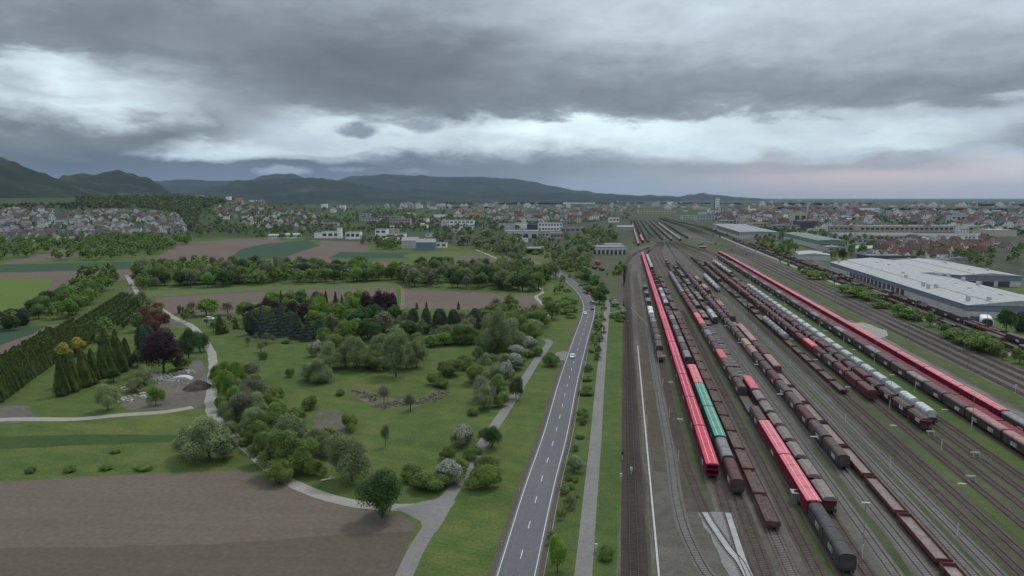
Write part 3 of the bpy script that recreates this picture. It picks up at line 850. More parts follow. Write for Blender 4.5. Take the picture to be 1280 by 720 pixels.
kind('hk', 'hooded_wagon', 'long black graffitied hooded wagon', 22.5, hood(22.5, M_BLACK, M_BLACK, plac=2, graf=M_GRAF, end=M_BLACK))
kind('ht', 'hooded_wagon', 'tan brown hooded wagon', 14.6, hood(14.6, M_TAN, M_BROWN, plac=0))
kind('wb', 'covered_wagon', 'dark brown covered wagon', 15, covered(15, M_DBROWN, M_BROWN, 1))
kind('wg', 'covered_wagon', 'grey brown covered wagon', 15, covered(15, M_DBROWN, M_GREYT, 1, graf=M_GRAF))
kind('wp', 'covered_wagon', 'covered wagon with pinkish roof', 21, covered(21, M_DBROWN, M_ROOFRED, 2, graf=M_GRAF))
kind('wm', 'covered_wagon', 'maroon covered wagon', 13, covered(13, M_RUST, M_MAROON, 0))
kind('fl', 'low_sided_wagon', 'rusty sided flat wagon', 19.9, lowflat(19.9, M_RUST, M_FLOOR))
kind('fd', 'flat_wagon', 'dark empty flat wagon', 19.9, lowflat(19.9, M_DBROWN, M_FLOORD, .15))
kind('fm', 'flat_wagon', 'maroon low flat wagon', 14.5, lowflat(14.5, M_RUST, M_FLOORD, .3))
kind('fc', 'flat_wagon', 'red edged flat wagon with pale cradles', 22, lowflat(22, M_MAROON, M_FLOORD, .3, cross=True))
kind('ob', 'open_wagon', 'brimful brown open wagon', 14, openbox(14, M_RUST, M_LOAD))
kind('od', 'open_wagon', 'dark open wagon', 14, openbox(14, M_DBROWN, M_LOAD))
kind('oe', 'open_wagon', 'empty dark red open wagon', 12, openbox(12, M_RUST, M_FLOORD, False))
kind('gg', 'hopper_wagon', 'brown hopper with grey top', 12.3, hopper(12.3, M_MAROON, M_ORE))
kind('gm', 'hopper_wagon', 'maroon hopper wagon', 12.3, hopper(12.3, M_MAROON, M_BROWN, 1))
kind('gr', 'hopper_wagon', 'rusty red hopper wagon', 15, hopper(15, M_RUST, M_RUST, 0))
kind('sl', 'tank_wagon', 'dull silver grey tank wagon', 13, tank(13, M_HOPPER))
kind('sv', 'silver_topped_wagon', 'maroon wagon with silver cover', 12.5, silver_hopper(12.5))
kind('tw', 'tank_wagon', 'pale grey tank wagon', 15, tank(15, M_LGREY))

def put_wagon(key, x, y, rz, label, group):
    kd = KINDS[key]; far = math.hypot(x, y) > 520
    if far:
        if kd['far'] is None:
            mb = MB()
            for n_, p in kd['parts']:
                if n_ in ('buffer', 'stake', 'wall_post', 'end_post', 'body_rib', 'deck_rib'): continue
                o = len(mb.v)
                for f, mi in zip(p.f, p.m):
                    mb.use(p.mats[mi]); mb.f.append([i + o for i in f]); mb.m.append(mb.cur)
                mb.v += p.v
            kd['far'] = mb.mesh(kd['name'])
        o = link(kd['name'], kd['far'], loc=(x, y, .2 - .18), rz=rz)
    else:
        if kd['near'] is None: kd['near'] = [(n_, p.mesh(n_)) for n_, p in kd['parts']]
        o = link(kd['name'], None, loc=(x, y, .02), rz=rz)
        for n_, me in kd['near']: link(n_, me, o)
    tag(o, label, kd['cat'], group)
    return o

ONES = ['', 'first', 'second', 'third', 'fourth', 'fifth', 'sixth', 'seventh', 'eighth', 'ninth', 'tenth', 'eleventh', 'twelfth', 'thirteenth', 'fourteenth', 'fifteenth', 'sixteenth', 'seventeenth', 'eighteenth', 'nineteenth']
def ordn(n):
    if n < 20: return ONES[n]
    T = ['', '', 'twent', 'thirt', 'fort', 'fift', 'sixt', 'sevent', 'eight', 'ninet']
    if n < 100: return T[n // 10] + 'ieth' if n % 10 == 0 else T[n // 10] + 'y-' + ONES[n % 10]
    if n < 200: return 'hundred and ' + ordn(n - 100) if n > 100 else 'hundredth'
    return 'two hundred and ' + ordn(n - 200)

def train(k, y0, segs, tname, seed=0, tcurve=None):
    """segs: list of (far limit as the picture row, [kinds]); wagons run from the near end away"""
    t = KT(k); s = SY(y0, t); rng = random.Random(seed); n = 0
    for ylim, kinds in segs:
        slim = SY(ylim, t); i = 0
        while True:
            key = kinds[i % len(kinds)] if len(kinds) < 4 else rng.choice(kinds); i += 1
            L = KINDS[key]['L']
            if s + L * .55 > slim: break
            n += 1
            if tcurve:
                tm = tcurve(s + L / 2); d = (tcurve(s + L) - tcurve(s)) / L
            else:
                u = lambda q: t + (throat(t) - t) * smooth(800, 1075, q)
                tm = u(s + L / 2); d = (u(s + L) - u(s)) / L
            x, y = yard(s + L / 2, tm)
            put_wagon(key, x, y, -AY - math.atan(d), KINDS[key]['desc'] + ', ' + ordn(n) + ' from near end of ' + tname, 'wagons of ' + tname)
            s += L + .05
TR = train
TR(K['T2'], 454, [(440, ['ob']), (409, ['hb', 'hb']), (400, ['hg']), (389, ['hw']), (362, ['fl', 'hg'])], 'the short left hand train')
TR(K['T3'], 601, [(320, ['cr'])], 'the long bright red train')
TR(K['T4'], 622, [(592, ['hm']), (560, ['hg']), (495, ['cg']), (470, ['cp']), (456, ['oe']), (398, ['hg', 'hb']), (388, ['od']), (367, ['hl', 'hg']), (340, ['fm', 'oe']), (322, ['hl'])], 'the train with green wagons')
TR(K['T5'], 667, [(400, ['ob']), (345, ['fd', 'ob'])], 'the brown open train')
TR(K['T7'], 722, [(645, ['hk']), (545, ['cp']), (525, ['hb']), (506, ['fd']), (460, ['hb']), (446, ['cps']), (412, ['hb', 'hb', 'hg']), (402, ['cps']), (388, ['wm']), (371, ['gr']), (345, ['hg'])], 'the black ended train')
TR(K['T8'], 646, [(500, ['gg']), (488, ['cps']), (414, ['fc']), (360, ['gm', 'od', 'hg', 'hb', 'gg']), (328, ['od', 'oe', 'gg', 'od'])], 'the hopper train', 3)
TR(K['T8'] + .072, 406, [(392, ['hl']), (333, ['od', 'gg', 'ob', 'gg', 'hg'])], 'the dark train behind the hoppers', 4)
TR(K['T10'], 590, [(448, ['hb', 'hb', 'hm']), (437, ['ht']), (330, ['hb', 'hm', 'hb', 'gm'])], 'the brown hooded train', 5)
TR(K['T11'], 800, [(470, ['fl']), (350, ['wp', 'fl', 'gm', 'hm'])], 'the long low flat train', 6)
TR(K['T13'], 366, [(358, ['tw']), (349, ['hl'])], 'the short pale tank train')
TR(K['T15'], 494, [(430, ['fm']), (404, ['sl']), (352, ['od', 'fd', 'ob', 'gm']), (322, ['od', 'hb', 'od', 'gm'])], 'the flat wagon row', 8)
TR(K['T16'], 503, [(480, ['wm']), (440, ['hm', 'hb']), (432, ['cps']), (330, ['wm', 'hm', 'hb', 'gr', 'wm'])], 'the long maroon train', 9)
TR(K['T17'], 541, [(352, ['gm', 'wm', 'gm', 'gm'])], 'the maroon train beside silver covers', 10)
TR(K['T18'], 532, [(360, ['sv']), (346, ['od', 'fd']), (330, ['hl', 'tw'])], 'the silver covered train', 11)
TR(K['Ta'], 640, [(534, ['wp']), (322, ['wb', 'wb', 'wg'])], 'the brown covered train', 12)
TR(K['Tb'], 640, [(330, ['co'])], 'the open car carrier train', 13)
TR(K['Tc'], 640, [(528, ['hg', 'wg']), (319, ['cp'])], 'the right hand red roofed train', 14)
TR(2.56, 560, [(300, ['od', 'wb', 'od', 'fd'])], 'the outer dark train', 15, tcurve=lambda s: KT(2.56) + (95 - KT(2.56)) * smooth(1500, 2300, s) * .55)
TR(2.70, 560, [(305, ['od', 'ob', 'wb', 'od'])], 'the dark train nearest the warehouse', 16, tcurve=lambda s: KT(2.70) + (95 - KT(2.70)) * smooth(1500, 2300, s) * .55)
TR(2.78, 560, [(402, ['fl', 'fm'])], 'the low train below the warehouse', 17)
for i, (k, ya, yb, kk) in enumerate(((.30, 307, 282, ['hl', 'hg', 'cp']), (.42, 303, 296, ['cp']), (.54, 303, 280, ['od', 'hg']), (.9, 300, 283, ['od', 'hb', 'od', 'wb']), (1.1, 301, 279, ['wg', 'hl', 'od', 'wb']), (1.3, 301, 280, ['hl']), (1.55, 298, 280, ['hg', 'od']))):
    t = KT(k); s = SY(ya, t); n = 0
    while s < SY(yb, t):
        key = kk[n % len(kk)]; L = KINDS[key]['L']; n += 1
        x, y = yard(s, t); put_wagon(key, x, y, -AY, KINDS[key]['desc'] + ', ' + ordn(n) + ' of far station train ' + ['one', 'two', 'three', 'four', 'five', 'six', 'seven'][i], 'wagons in the far station yard'); s += L

# red diesel shunter left of the yard
x, y = P(747, 331)
loco = link('locomotive', None, loc=(x, y, .02), rz=R(8)); tag(loco, 'small bright red locomotive standing left of the yard by the grey depot', 'locomotive')
for n_, p in frame(13): link(n_, p.mesh(n_), loco)
M_LR = mat('loco_red', (.55, .035, .04), .4, .1, 1)
link('hood', MB().use(M_LR).box(-1.1, 1.1, -5.8, 1.4, 1.2, 3.3).mesh('hood'), loco)
link('cab', MB().use(M_LR).box(-1.45, 1.45, 1.4, 4.0, 1.2, 4.0).mesh('cab'), loco)
link('cab_roof', MB().use(M_LGREY).prism(arch(1.55, 4.0, 4.02, 4.3), 1.2, 4.2).mesh('cab_roof'), loco)
link('window', MB().use(M_GLASS).box(-1.47, 1.47, 1.7, 3.7, 2.9, 3.6).mesh('window'), loco)
link('hood', MB().use(M_LR).box(-1.1, 1.1, 4.0, 5.9, 1.2, 2.9).mesh('hood'), loco)
for i, (px, py) in enumerate(((743, 336), (752, 338), (737, 320))):
    x, y = P(px, py); o = put_wagon('od' if i != 2 else 'oe', x, y, R(6), ['dark open wagon standing in front of the small red locomotive', 'dark open wagon to the right of the small red locomotive', 'small red open wagon behind and left of the red locomotive'][i], 'wagons by the depot')

# ------------------------------------------------------------------ yard furniture
M_POLE = mat('grey_pole', (.2, .205, .2), .6, .1, 1); M_WPOLE = mat('white_pole', (.5, .5, .48), .6, .08, 1); M_DPOLE = mat('dark_mast', (.16, .165, .16), .6, .15, 1)
def add_meshes(cache, o):
    for n_, me in cache: link(n_, me, o)
lampc = [('pole', MB().use(M_POLE).tube((0, 0, 3.2), (0, 0, 11.4), .07, .05, 8).mesh('pole')), ('pole_base', MB().use(M_WPOLE).tube((0, 0, 0), (0, 0, 3.2), .12, .11, 8).mesh('pole_base')),
         ('lamp_head', MB().use(M_WPOLE).prism([(-.75, 11.35), (-.75, 11.45), (-.3, 11.5), (.3, 11.5), (.75, 11.45), (.75, 11.35)], -.16, .16).mesh('lamp_head'))]
for row, (k, y0, st, nm) in enumerate(((.207, 577, 36, 'left of the long red train'), (.66, 700, 36, 'beside the hopper train'), (.985, 672, 35.5, 'among the empty middle tracks'), (1.262, 563, 37, 'in front of the silver covered train'), (1.50, 538, 40, 'in the weeds left of brown covered train'))):
    t = KT(k); s = SY(y0, t); n = 0
    while s < 800:
        n += 1; o = link('yard_lamp', None, loc=yard(s, t) + (0,), rz=-AY); add_meshes(lampc, o)
        tag(o, 'slim yard lamp, ' + ordn(n) + ' from near end ' + nm, 'lamp post', 'yard lamps'); s += st
mast = [('mast', MB().use(M_DPOLE).tube((0, 0, 0), (0, 0, 8.6), .16, .12, 8).mesh('mast')),
        ('bracket', MB().use(M_DPOLE).beam((0, 0, 7.9), (2.7, 0, 7.4), .05).beam((0, 0, 6.2), (2.7, 0, 6.3), .05).beam((0, 0, 6.3), (2.5, 0, 7.4), .035).mesh('bracket')),
        ('foundation', MB().use(concrete).box(-.4, .4, -.4, .4, 0, .35).mesh('foundation'))]
for k, nm, ys, fl in ((2.0, 'on the left side of the main line', 520, 0), (2.32, 'on the right side of the main line', 540, 1), (2.51, 'beside the service road', 500, 0), (2.84, 'along the warehouse side', 480, 1)):
    t = KT(k); s = SY(ys, t); n = 0
    while s < 1500:
        n += 1; o = link('catenary_mast', None, loc=yard(s, t) + (0,), rz=-AY + (math.pi if fl else 0)); add_meshes(mast, o)
        tag(o, 'grey line mast, ' + ordn(n) + ' from near end ' + nm, 'mast', 'overhead line masts'); s += 58
for i, (px, py, rz) in enumerate(((785, 402, 0), (848, 430, 0))):
    x, y = P(px, py); o = link('catenary_mast', None, loc=(x, y, 0), rz=rz); add_meshes(mast, o)
    tag(o, ['grey mast with bracket at the single track beside the grass', 'grey mast with bracket between the short hooded train and long red train'][i], 'mast', 'overhead line masts')
# portal arm lying across the left tracks
x, y = P(788, 398); x2, y2 = P(810, 422)
o = link('overhead_arm', None, loc=(x, y, 0)); tag(o, 'thin pale girder arm reaching over the tracks left of the white hooded wagon', 'signal gantry')
link('girder', MB().use(M_POLE).beam((0, 0, 6.3), (x2 - x, y2 - y, 6.3), .14).beam((0, 0, 5.6), (x2 - x, y2 - y, 5.6), .1).mesh('girder'), o)
for a in ((0, 0), (x2 - x, y2 - y)): link('post', MB().use(M_POLE).tube(a + (0,), a + (6.5,), .14, n=8).mesh('post'), o)
# hut
x, y = P(995, 629)
o = link('trackside_hut', None, loc=(x, y, 0), rz=-AY); tag(o, 'small grey trackside hut with dark door beside the pink roofed wagons', 'hut')
link('wall', MB().use(mat('hut_wall', (.17, .165, .16), .8, .15, 1)).box(-1, 1, -1, 1, 0, 2.6).mesh('wall'), o)
link('roof', MB().use(mat('hut_roof', (.30, .32, .32), .7, .1, 1)).box(-1.2, 1.2, -1.2, 1.2, 2.6, 2.78).mesh('roof'), o)
link('hatch', MB().use(M_GLASS).box(-.6, .6, -.6, .6, 2.78, 2.84).mesh('hatch'), o)
link('door', MB().use(M_GLASS).box(.0, .75, -1.04, -1.005, .1, 2.1).mesh('door'), o)
# buffer stops
def bufferstop(px, py, label):
    x, y = P(px, py); o = link('buffer_stop', None, loc=(x, y, .2), rz=-AY); tag(o, label, 'buffer stop', 'buffer stops')
    m = MB().use(M_POLE)
    for sx in (-.75, .75):
        m.box(sx - .08, sx + .08, -1.4, .2, 0, .14); m.beam((sx, .1, .1), (sx, .1, 1.3), .08); m.beam((sx, -1.3, .1), (sx, .05, 1.2), .07)
    link('frame', m.mesh('frame'), o); link('crossbeam', MB().use(M_WPOLE).box(-1.1, 1.1, .1, .3, .95, 1.3).mesh('crossbeam'), o)
bufferstop(1163, 545, 'pale buffer stop at the near end of the maroon and silver trains')
bufferstop(1219, 572, 'pale buffer stop in the weeds right of the lamp, farther of the two')
bufferstop(1213, 602, 'pale buffer stop in the grass strip, nearest of the buffer stops')
# signals
def signal(px, py, h, label, c=None):
    x, y = P(px, py); o = link('signal_post', None, loc=(x, y, 0), rz=-AY); tag(o, label, 'signal', 'small trackside signals')
    link('post', MB().use(M_WPOLE).tube((0, 0, 0), (0, 0, h), .07, n=6).mesh('post'), o)
    link('signal_head', MB().use(c or M_WPOLE).box(-.3, .3, -.12, .12, h - .1, h + .7).mesh('signal_head'), o)
signal(776, 603, 1.6, 'small white signal board on the grass, beside the single track'); signal(789, 593, 1.2, 'small low white marker right of the white signal board')
signal(778, 575, 1.6, 'small black signal head on the grass edge beside the single track', M_GLASS)
signal(745, 690, 1.0, 'small white marker post beside the cycle path near the bush'); signal(815, 304, 3, 'white signal lamp in front of the far station yard trains')
signal(835, 302, 3, 'white signal lamp on the grass right of the far station trains'); signal(786, 333, 3, 'white lamp left of the far end of the long red train')
signal(863, 305, 3, 'white signal lamp at the far throat of the yard'); signal(1206, 434, 2.5, 'white boxed signal on the main line beside the bushes')
signal(1269, 492, 2.5, 'white signal post on grass between gravel road and main line')
x, y = P(876, 312)
o = link('signal_cabin', None, loc=P(878, 313) + (0,), rz=-AY); tag(o, 'small pale signal cabin with brown base near the far end of the right train', 'signal cabin')
link('wall', MB().use(mat('cabin_brick', (.3, .22, .17), .8, .15, 1)).box(-4, 4, -3, 3, 0, 5).mesh('wall'), o); link('window', MB().use(M_GLASS).box(-4.05, 4.05, -3.05, 3.05, 3.2, 4.4).mesh('window'), o)
link('roof', MB().use(M_LGREY).box(-4.6, 4.6, -3.6, 3.6, 5, 5.4).mesh('roof'), o)
# guard rail beside the road
gp = offs(road_pts, -5.1); gp = [p for p in gp if 110 < p[1] < 300]
o = link('guard_rail', None, loc=(gp[0][0], gp[0][1], 0)); tag(o, 'thin pale fence of posts and one rail along the left road edge', 'fence')
lp = [(p[0] - gp[0][0], p[1] - gp[0][1]) for p in gp]
m = MB().use(mat('pale_rail', (.32, .34, .30), .7, .1, 1))
for a, b in zip(lp, lp[1:]): m.beam(a + (.95,), b + (.95,), .06)
link('rail', m.mesh('rail'), o)
pm = MB().use(M_POLE).tube((0, 0, 0), (0, 0, 1.0), .05, n=6).mesh('post')
for x, y, a in polyat(lp, 6)[:60]: link('post', pm, o, loc=(x, y, 0))
for sd, nm in ((-4.3, 'left'), (4.3, 'right')):
    for i_, (x, y, a) in enumerate([q for q in polyat(offs(road_pts, sd), 25) if 110 < q[1] < 420]):
        o = link('delineator_post', None, loc=(x, y, 0)); link('post', MB().use(M_WPOLE).box(-.07, .07, -.07, .07, 0, 1.0).mesh('post'), o); link('reflector_band', MB().use(M_MARK).box(-.075, .075, -.075, .075, .7, .85).mesh('reflector_band'), o)
        tag(o, 'small white marker post on the %s road edge, %s from far end' % (nm, ordn(i_ + 1)), 'road post', 'road marker posts')
# barrier at the lay-by
x, y = P(693, 447); o = link('barrier', None, loc=(x, y, 0), rz=R(70)); tag(o, 'small white barrier gate at the lay-by left of the white car', 'barrier')
for q in (-3, 0, 3): link('post', MB().use(M_WPOLE).tube((q, 0, 0), (q, 0, 1.2), .08).mesh('post'), o)
link('bar', MB().use(M_WPOLE).box(-3.2, 3.2, -.05, .05, .9, 1.05).mesh('bar'), o)
# felled trunk
x, y = P(401, 602); x2, y2 = P(417, 599)
o = link('felled_trunk', MB().use(mat('bleached_wood', (.45, .43, .38), .8, .2, 3)).tube((0, 0, .25), (x2 - x, y2 - y, .3), .22, .12, 8).tube(((x2 - x) * .6, (y2 - y) * .6, .3), ((x2 - x) * .8, (y2 - y) * .6 + 1.2, .8), .1, .05).mesh('felled_trunk'), loc=(x, y, 0))
tag(o, 'pale fallen tree trunk lying on the grass left of the round willow', 'tree trunk')

# cars
def car(px, py, body, label, rz, dz=.07, sc=1.0):
    x, y = P(px, py); o = link('car', None, loc=(x, y, dz), rz=rz, sc=sc); tag(o, label, 'car', 'cars on the road')
    pf = [(-2.15, .3), (-2.2, .75), (-1.95, .92), (-1.0, 1.0), (-.45, 1.42), (1.2, 1.45), (1.9, 1.0), (2.15, .95), (2.2, .35)]
    m = MB().use(body).prismx([(-a, b) for a, b in pf][::-1] if False else pf, -.85, .85); link('body', m.mesh('body'), o)
    g = [(-.98, 1.0), (-.5, 1.36), (1.15, 1.39), (1.75, 1.02)]
    link('side_window', MB().use(M_GLASS).prismx(g, -.865, .865).mesh('side_window'), o)
    link('windscreen', MB().use(M_GLASS).add([(-.75, -1.04, 1.0), (.75, -1.04, 1.0), (.65, -.5, 1.42), (-.65, -.5, 1.42)], [(0, 1, 2, 3)]).mesh('windscreen'), o)
    for sx in (-.78, .78):
        for yy in (-1.35, 1.35): link('wheel', MB().use(M_MARK).tube((sx - .1, yy, .32), (sx + .1, yy, .32), .32, n=12).mesh('wheel'), o)
    for sx in (-.6, .6): link('headlight', MB().use(M_PLAC).box(sx - .18, sx + .18, -2.24, -2.15, .6, .78).mesh('headlight'), o)
M_CW = mat('white_car_paint', (.75, .75, .75), .3, .03, 1, spec=.5); M_CD = mat('dark_car_paint', (.03, .035, .045), .3, .1, 1, spec=.5); M_CR = mat('red_car_paint', (.3, .03, .03), .3, .1, 1, spec=.5)
car(715.5, 447, M_CW, 'white car driving towards the camera, nearest car on the road', R(-9))
car(731.5, 393, M_CW, 'white car farther up the road, in the left lane', R(-2)); car(740.5, 387, M_CD, 'dark car in the right lane beside the farther white car', R(2) + math.pi)
car(740.5, 379, M_CD, 'dark car at the bend, just ahead of another dark car', R(10) + math.pi); car(735, 368, M_CR, 'dark red car, farthest car on the road bend', R(40) + math.pi)
car(262, 400, M_CW, 'white van parked in the garden right of the gravel track', R(80), .05, 1.3)
car(184, 381, M_CW, 'white car on the gravel track beyond the copper beech', R(20), .06); car(163, 357, mat('silver_car', (.35, .37, .4), .3, .05, 1), 'grey car at the far end of the gravel track', R(20), .06)

# ------------------------------------------------------------------ trees
bark = mat('bark', (.07, .055, .042), .9, .3, 2)
LM = dict(
 broad=leafmat('leaves_green', (0.12, 0.195, 0.046), (0.215, 0.30, 0.075)), bright=leafmat('leaves_lime', (0.128, 0.243, 0.038), (0.218, 0.371, 0.058)),
 willow=leafmat('leaves_willow', (0.19, 0.25, 0.105), (0.28, 0.345, 0.165)), dark=leafmat('leaves_dark', (0.046, 0.095, 0.031), (0.090, 0.160, 0.046)),
 spruce=leafmat('needles_blue', (0.070, 0.105, 0.079), (0.122, 0.166, 0.128)), pine=leafmat('needles_dark', (0.046, 0.079, 0.044), (0.083, 0.128, 0.064)),
 thuja=leafmat('needles_green', (.07, .115, .028), (.135, .185, .045)), purple=leafmat('leaves_purple', (0.042, 0.022, 0.030), (0.080, 0.038, 0.05)),
 redbrown=leafmat('leaves_redbrown', (0.154, 0.077, 0.051), (0.243, 0.115, 0.077)), yellow=leafmat('leaves_yellow', (0.307, 0.282, 0.051), (0.461, 0.422, 0.077)),
 blossom=leafmat('leaves_blossom', (0.154, 0.198, 0.090), (0.256, 0.307, 0.154)), grey=leafmat('leaves_greybrown', (0.166, 0.179, 0.109), (0.256, 0.256, 0.166)))
PETAL = leafmat('petals_white', (.42, .44, .38), (.6, .6, .55), .05)
DESC = dict(broad='mid green tree', bright='lime green tree', willow='grey green willow', dark='dark round tree', spruce='blue grey spruce',
            pine='dark needled conifer', thuja='narrow green conifer', purple='dark purple leaved tree', redbrown='reddish brown leaved tree', yellow='yellow leaved tree',
            blossom='shrub with white blossom', grey='thin grey brown tree', bush='low green bush')
NAMES = dict(broad='broadleaf_tree', bright='broadleaf_tree', willow='willow_tree', dark='broadleaf_tree', spruce='spruce_tree', pine='pine_tree', thuja='conifer', purple='copper_beech',
             redbrown='broadleaf_tree', yellow='broadleaf_tree', blossom='flowering_shrub', grey='bare_tree', bush='bush')

def leaves(n, size, rng, shape, lob=19):
    """leaf clump quads spread through a crown of unit half width and unit height"""
    size_cone = shape == 'spire'
    if shape == 'cone':
        zz = 1 - np.sqrt(rng.random(n)); tier = np.floor(zz * 9) / 9; rr = (1 - zz) * (.78 + .42 * ((zz * 9) % 1 < .5)) * (1 + .12 * rng.standard_normal(n))
        th = rng.random(n) * 2 * np.pi; rad = rr * np.sqrt(.35 + .65 * rng.random(n))
        # boughs
        rad *= 1 + .16 * np.sin(th * 7 + tier * 20)
        pts = np.stack([rad * np.cos(th), rad * np.sin(th), zz], 1); out = np.stack([np.cos(th), np.sin(th), np.full(n, .35)], 1)
    elif shape in ('column', 'spire'):
        zz = rng.random(n); prof = (np.minimum(1, zz * 5 + .55) * (1.02 - zz) ** .62 * 1.12 if size_cone else np.sin(np.pi * (zz * .86 + .10)) ** .6); th = rng.random(n) * 2 * np.pi
        rad = prof * np.sqrt(.45 + .55 * rng.random(n)) * (1 + .12 * np.sin(th * 5 + zz * 9))
        pts = np.stack([rad * np.cos(th), rad * np.sin(th), zz], 1); out = np.stack([np.cos(th), np.sin(th), np.full(n, .4)], 1)
    else:
        c = rng.standard_normal((lob, 3)); c /= np.linalg.norm(c, axis=1)[:, None]
        c[:, 2] = np.abs(c[:, 2]) * 1.25 - .5
        c *= np.array([.66, .66, .64]) * (.55 + .62 * rng.random((lob, 1))); c = np.vstack([c, [[0, 0, .05]]])
        rl = .16 + .30 * rng.random(lob + 1) ** 1.3; rl[-1] = .55
        w = rl ** 2; idx = rng.choice(lob + 1, n, p=w / w.sum())
        d = rng.standard_normal((n, 3)); d /= np.linalg.norm(d, axis=1)[:, None]
        d[:, 2] = np.where((d[:, 2] < -.2) & (rng.random(n) < .7), -d[:, 2], d[:, 2])
        r = rl[idx] * (.62 + .50 * rng.random(n) ** .8)
        pts = c[idx] + d * r[:, None]
        if shape == 'bare': pts = pts + rng.standard_normal((n, 3)) * .1
        pts[:, 2] = (pts[:, 2] + .72) / 1.55; out = d
        pts[:, 2] = np.maximum(pts[:, 2], 0.02)
    return pts, out

def crownmesh(name, sp, W, Ht, z0, n, size, seed, shape='round'):
    rng = np.random.default_rng(seed)
    pts, out = leaves(n, size, rng, shape)
    pts = pts * np.array([W, W, Ht]) + np.array([0, 0, z0])
    nrm = out + rng.standard_normal((n, 3)) * .42 + np.array([0, 0, .35]); nrm /= np.linalg.norm(nrm, axis=1)[:, None]
    u = np.cross(nrm, rng.standard_normal((n, 3))); u /= np.linalg.norm(u, axis=1)[:, None]; v = np.cross(nrm, u)
    s = size * (.65 + .7 * rng.random((n, 1))); asp = .55 + .35 * rng.random((n, 1))
    a = pts - u * s * .5; b = pts - v * s * asp * .5; c = pts + u * s * .5; d = pts + v * s * asp * .5
    V = np.stack([a, b, c, d], 1).reshape(-1, 3)
    me = bpy.data.meshes.new(name)
    me.vertices.add(4 * n); me.vertices.foreach_set('co', V.astype(np.float32).ravel())
    me.loops.add(4 * n); me.loops.foreach_set('vertex_index', np.arange(4 * n, dtype=np.int32))
    me.polygons.add(n); me.polygons.foreach_set('loop_start', np.arange(0, 4 * n, 4, dtype=np.int32))
    me.polygons.foreach_set('loop_total', np.full(n, 4, dtype=np.int32))
    me.materials.append(LM.get(sp, LM['broad']))
    if sp == 'blossom':
        me.materials.append(PETAL); mi = ((pts[:, 2] > z0 + Ht * .55) & (rng.random(n) < .62)).astype(np.int32); me.polygons.foreach_set('material_index', mi)
    me.update(); return me

def trunkmesh(Ht, z0, r, seed, limbs=5):
    rng = random.Random(seed); m = MB(); top = z0 + Ht * .55
    m.tube((0, 0, -.3), (0, 0, z0), r, r * .75, 8); m.tube((0, 0, z0), (rng.uniform(-.3, .3), 0, top), r * .75, r * .3, 6)
    for i in range(limbs):
        a = rng.uniform(0, 6.28); l = Ht * rng.uniform(.25, .4); zz = z0 + Ht * rng.uniform(0, .3)
        m.tube((0, 0, zz), (math.cos(a) * l * .8, math.sin(a) * l * .8, zz + l * .8), r * .45, r * .12, 5)
    return m.mesh('trunk', bark)

TC = {}
def treeproto(sp, lod, var):
    key = (sp, lod, var)
    if key in TC: return TC[key]
    n0, s0 = ((19000, .27), (4200, .56), (700, 1.35))[lod]
    seed = hash((sum(map(ord, sp)), lod, var)) % 10000 + 3
    base = dict(bush=(3.2, 3.0, .0), blossom=(3.4, 4.6, .0), willow=(4.4, 9.2, .0), spruce=(2.9, 9.6, .2), pine=(2.9, 9.2, .4), thuja=(1.45, 9.8, .0), grey=(3.0, 7.6, 1.6)).get(sp, (4.4, 9.2, .3))
    W, Ht, z0 = base
    shape = {'spruce': 'cone', 'pine': 'column', 'thuja': 'spire', 'grey': 'bare'}.get(sp, 'round')
    vol = {'bush': .45, 'blossom': .6, 'thuja': .45, 'grey': .28, 'spruce': .9, 'pine': .95}.get(sp, 1)
    ss = {'spruce': .8, 'thuja': .62, 'pine': .85, 'bush': .85, 'grey': .8, 'willow': .85}.get(sp, 1)
    if lod == 2: ss = max(ss, .8)
    cm = crownmesh('crown', sp, W * .98, Ht, z0, int(n0 * vol / ss ** 1.2), s0 * ss, seed, shape)
    tm = trunkmesh(Ht, z0 + .9, .24 if sp not in ('bush', 'blossom', 'thuja') else .1, seed, 6 if shape in ('round', 'bare') else 0)
    TC[key] = (cm, tm, W, Ht + z0); return TC[key]
RNG = random.Random(11)
def tree(x, y, z, sp, hm, wm=None, label=None, zone='', group=None):
    d = math.hypot(x, y); lod = 0 if d < 330 else 1 if d < 800 else 2
    var = RNG.randrange(4 if lod else 5)
    cm, tm, W, Ht = treeproto(sp, lod, var)
    s = hm / Ht; sw = (wm / 2 / W) if wm else s * RNG.uniform(1.0, 1.35)
    o = link(NAMES[sp], None, loc=(x, y, z), rz=RNG.uniform(0, 6.28), sc=(sw * RNG.uniform(.9, 1.1), sw * RNG.uniform(.85, 1.15), s))
    link('crown', cm, o); link('trunk', tm, o)
    tag(o, label or (DESC[sp] + ' ' + zone), 'bush' if sp in ('bush', 'blossom') else 'tree', group or ('trees ' + zone), None if label else 1)
    return o
def treepx(px, py, hpx, sp, wpx=None, zone='', label=None):
    x, y, z = G(px, py); zd = depth(x, y, z); hm = hpx * zd / FPX * 1.02; wm = wpx * zd / FPX if wpx else None
    # height as seen from above foreshortens a little
    dep = math.atan2(H - z, math.hypot(x, y)); hm = (hm - (wm or hm * .8) * .35 * math.sin(dep)) / math.cos(dep)
    return tree(x, y, z, sp, max(1.0, hm), wm, label, zone)
T = treepx
T(478, 648, 66, 'dark', 60, label='large leafy green tree at the path junction, on the ploughed field corner')
T(440, 603, 66, 'willow', 64, label='big round grey green willow behind the tree at the path junction')
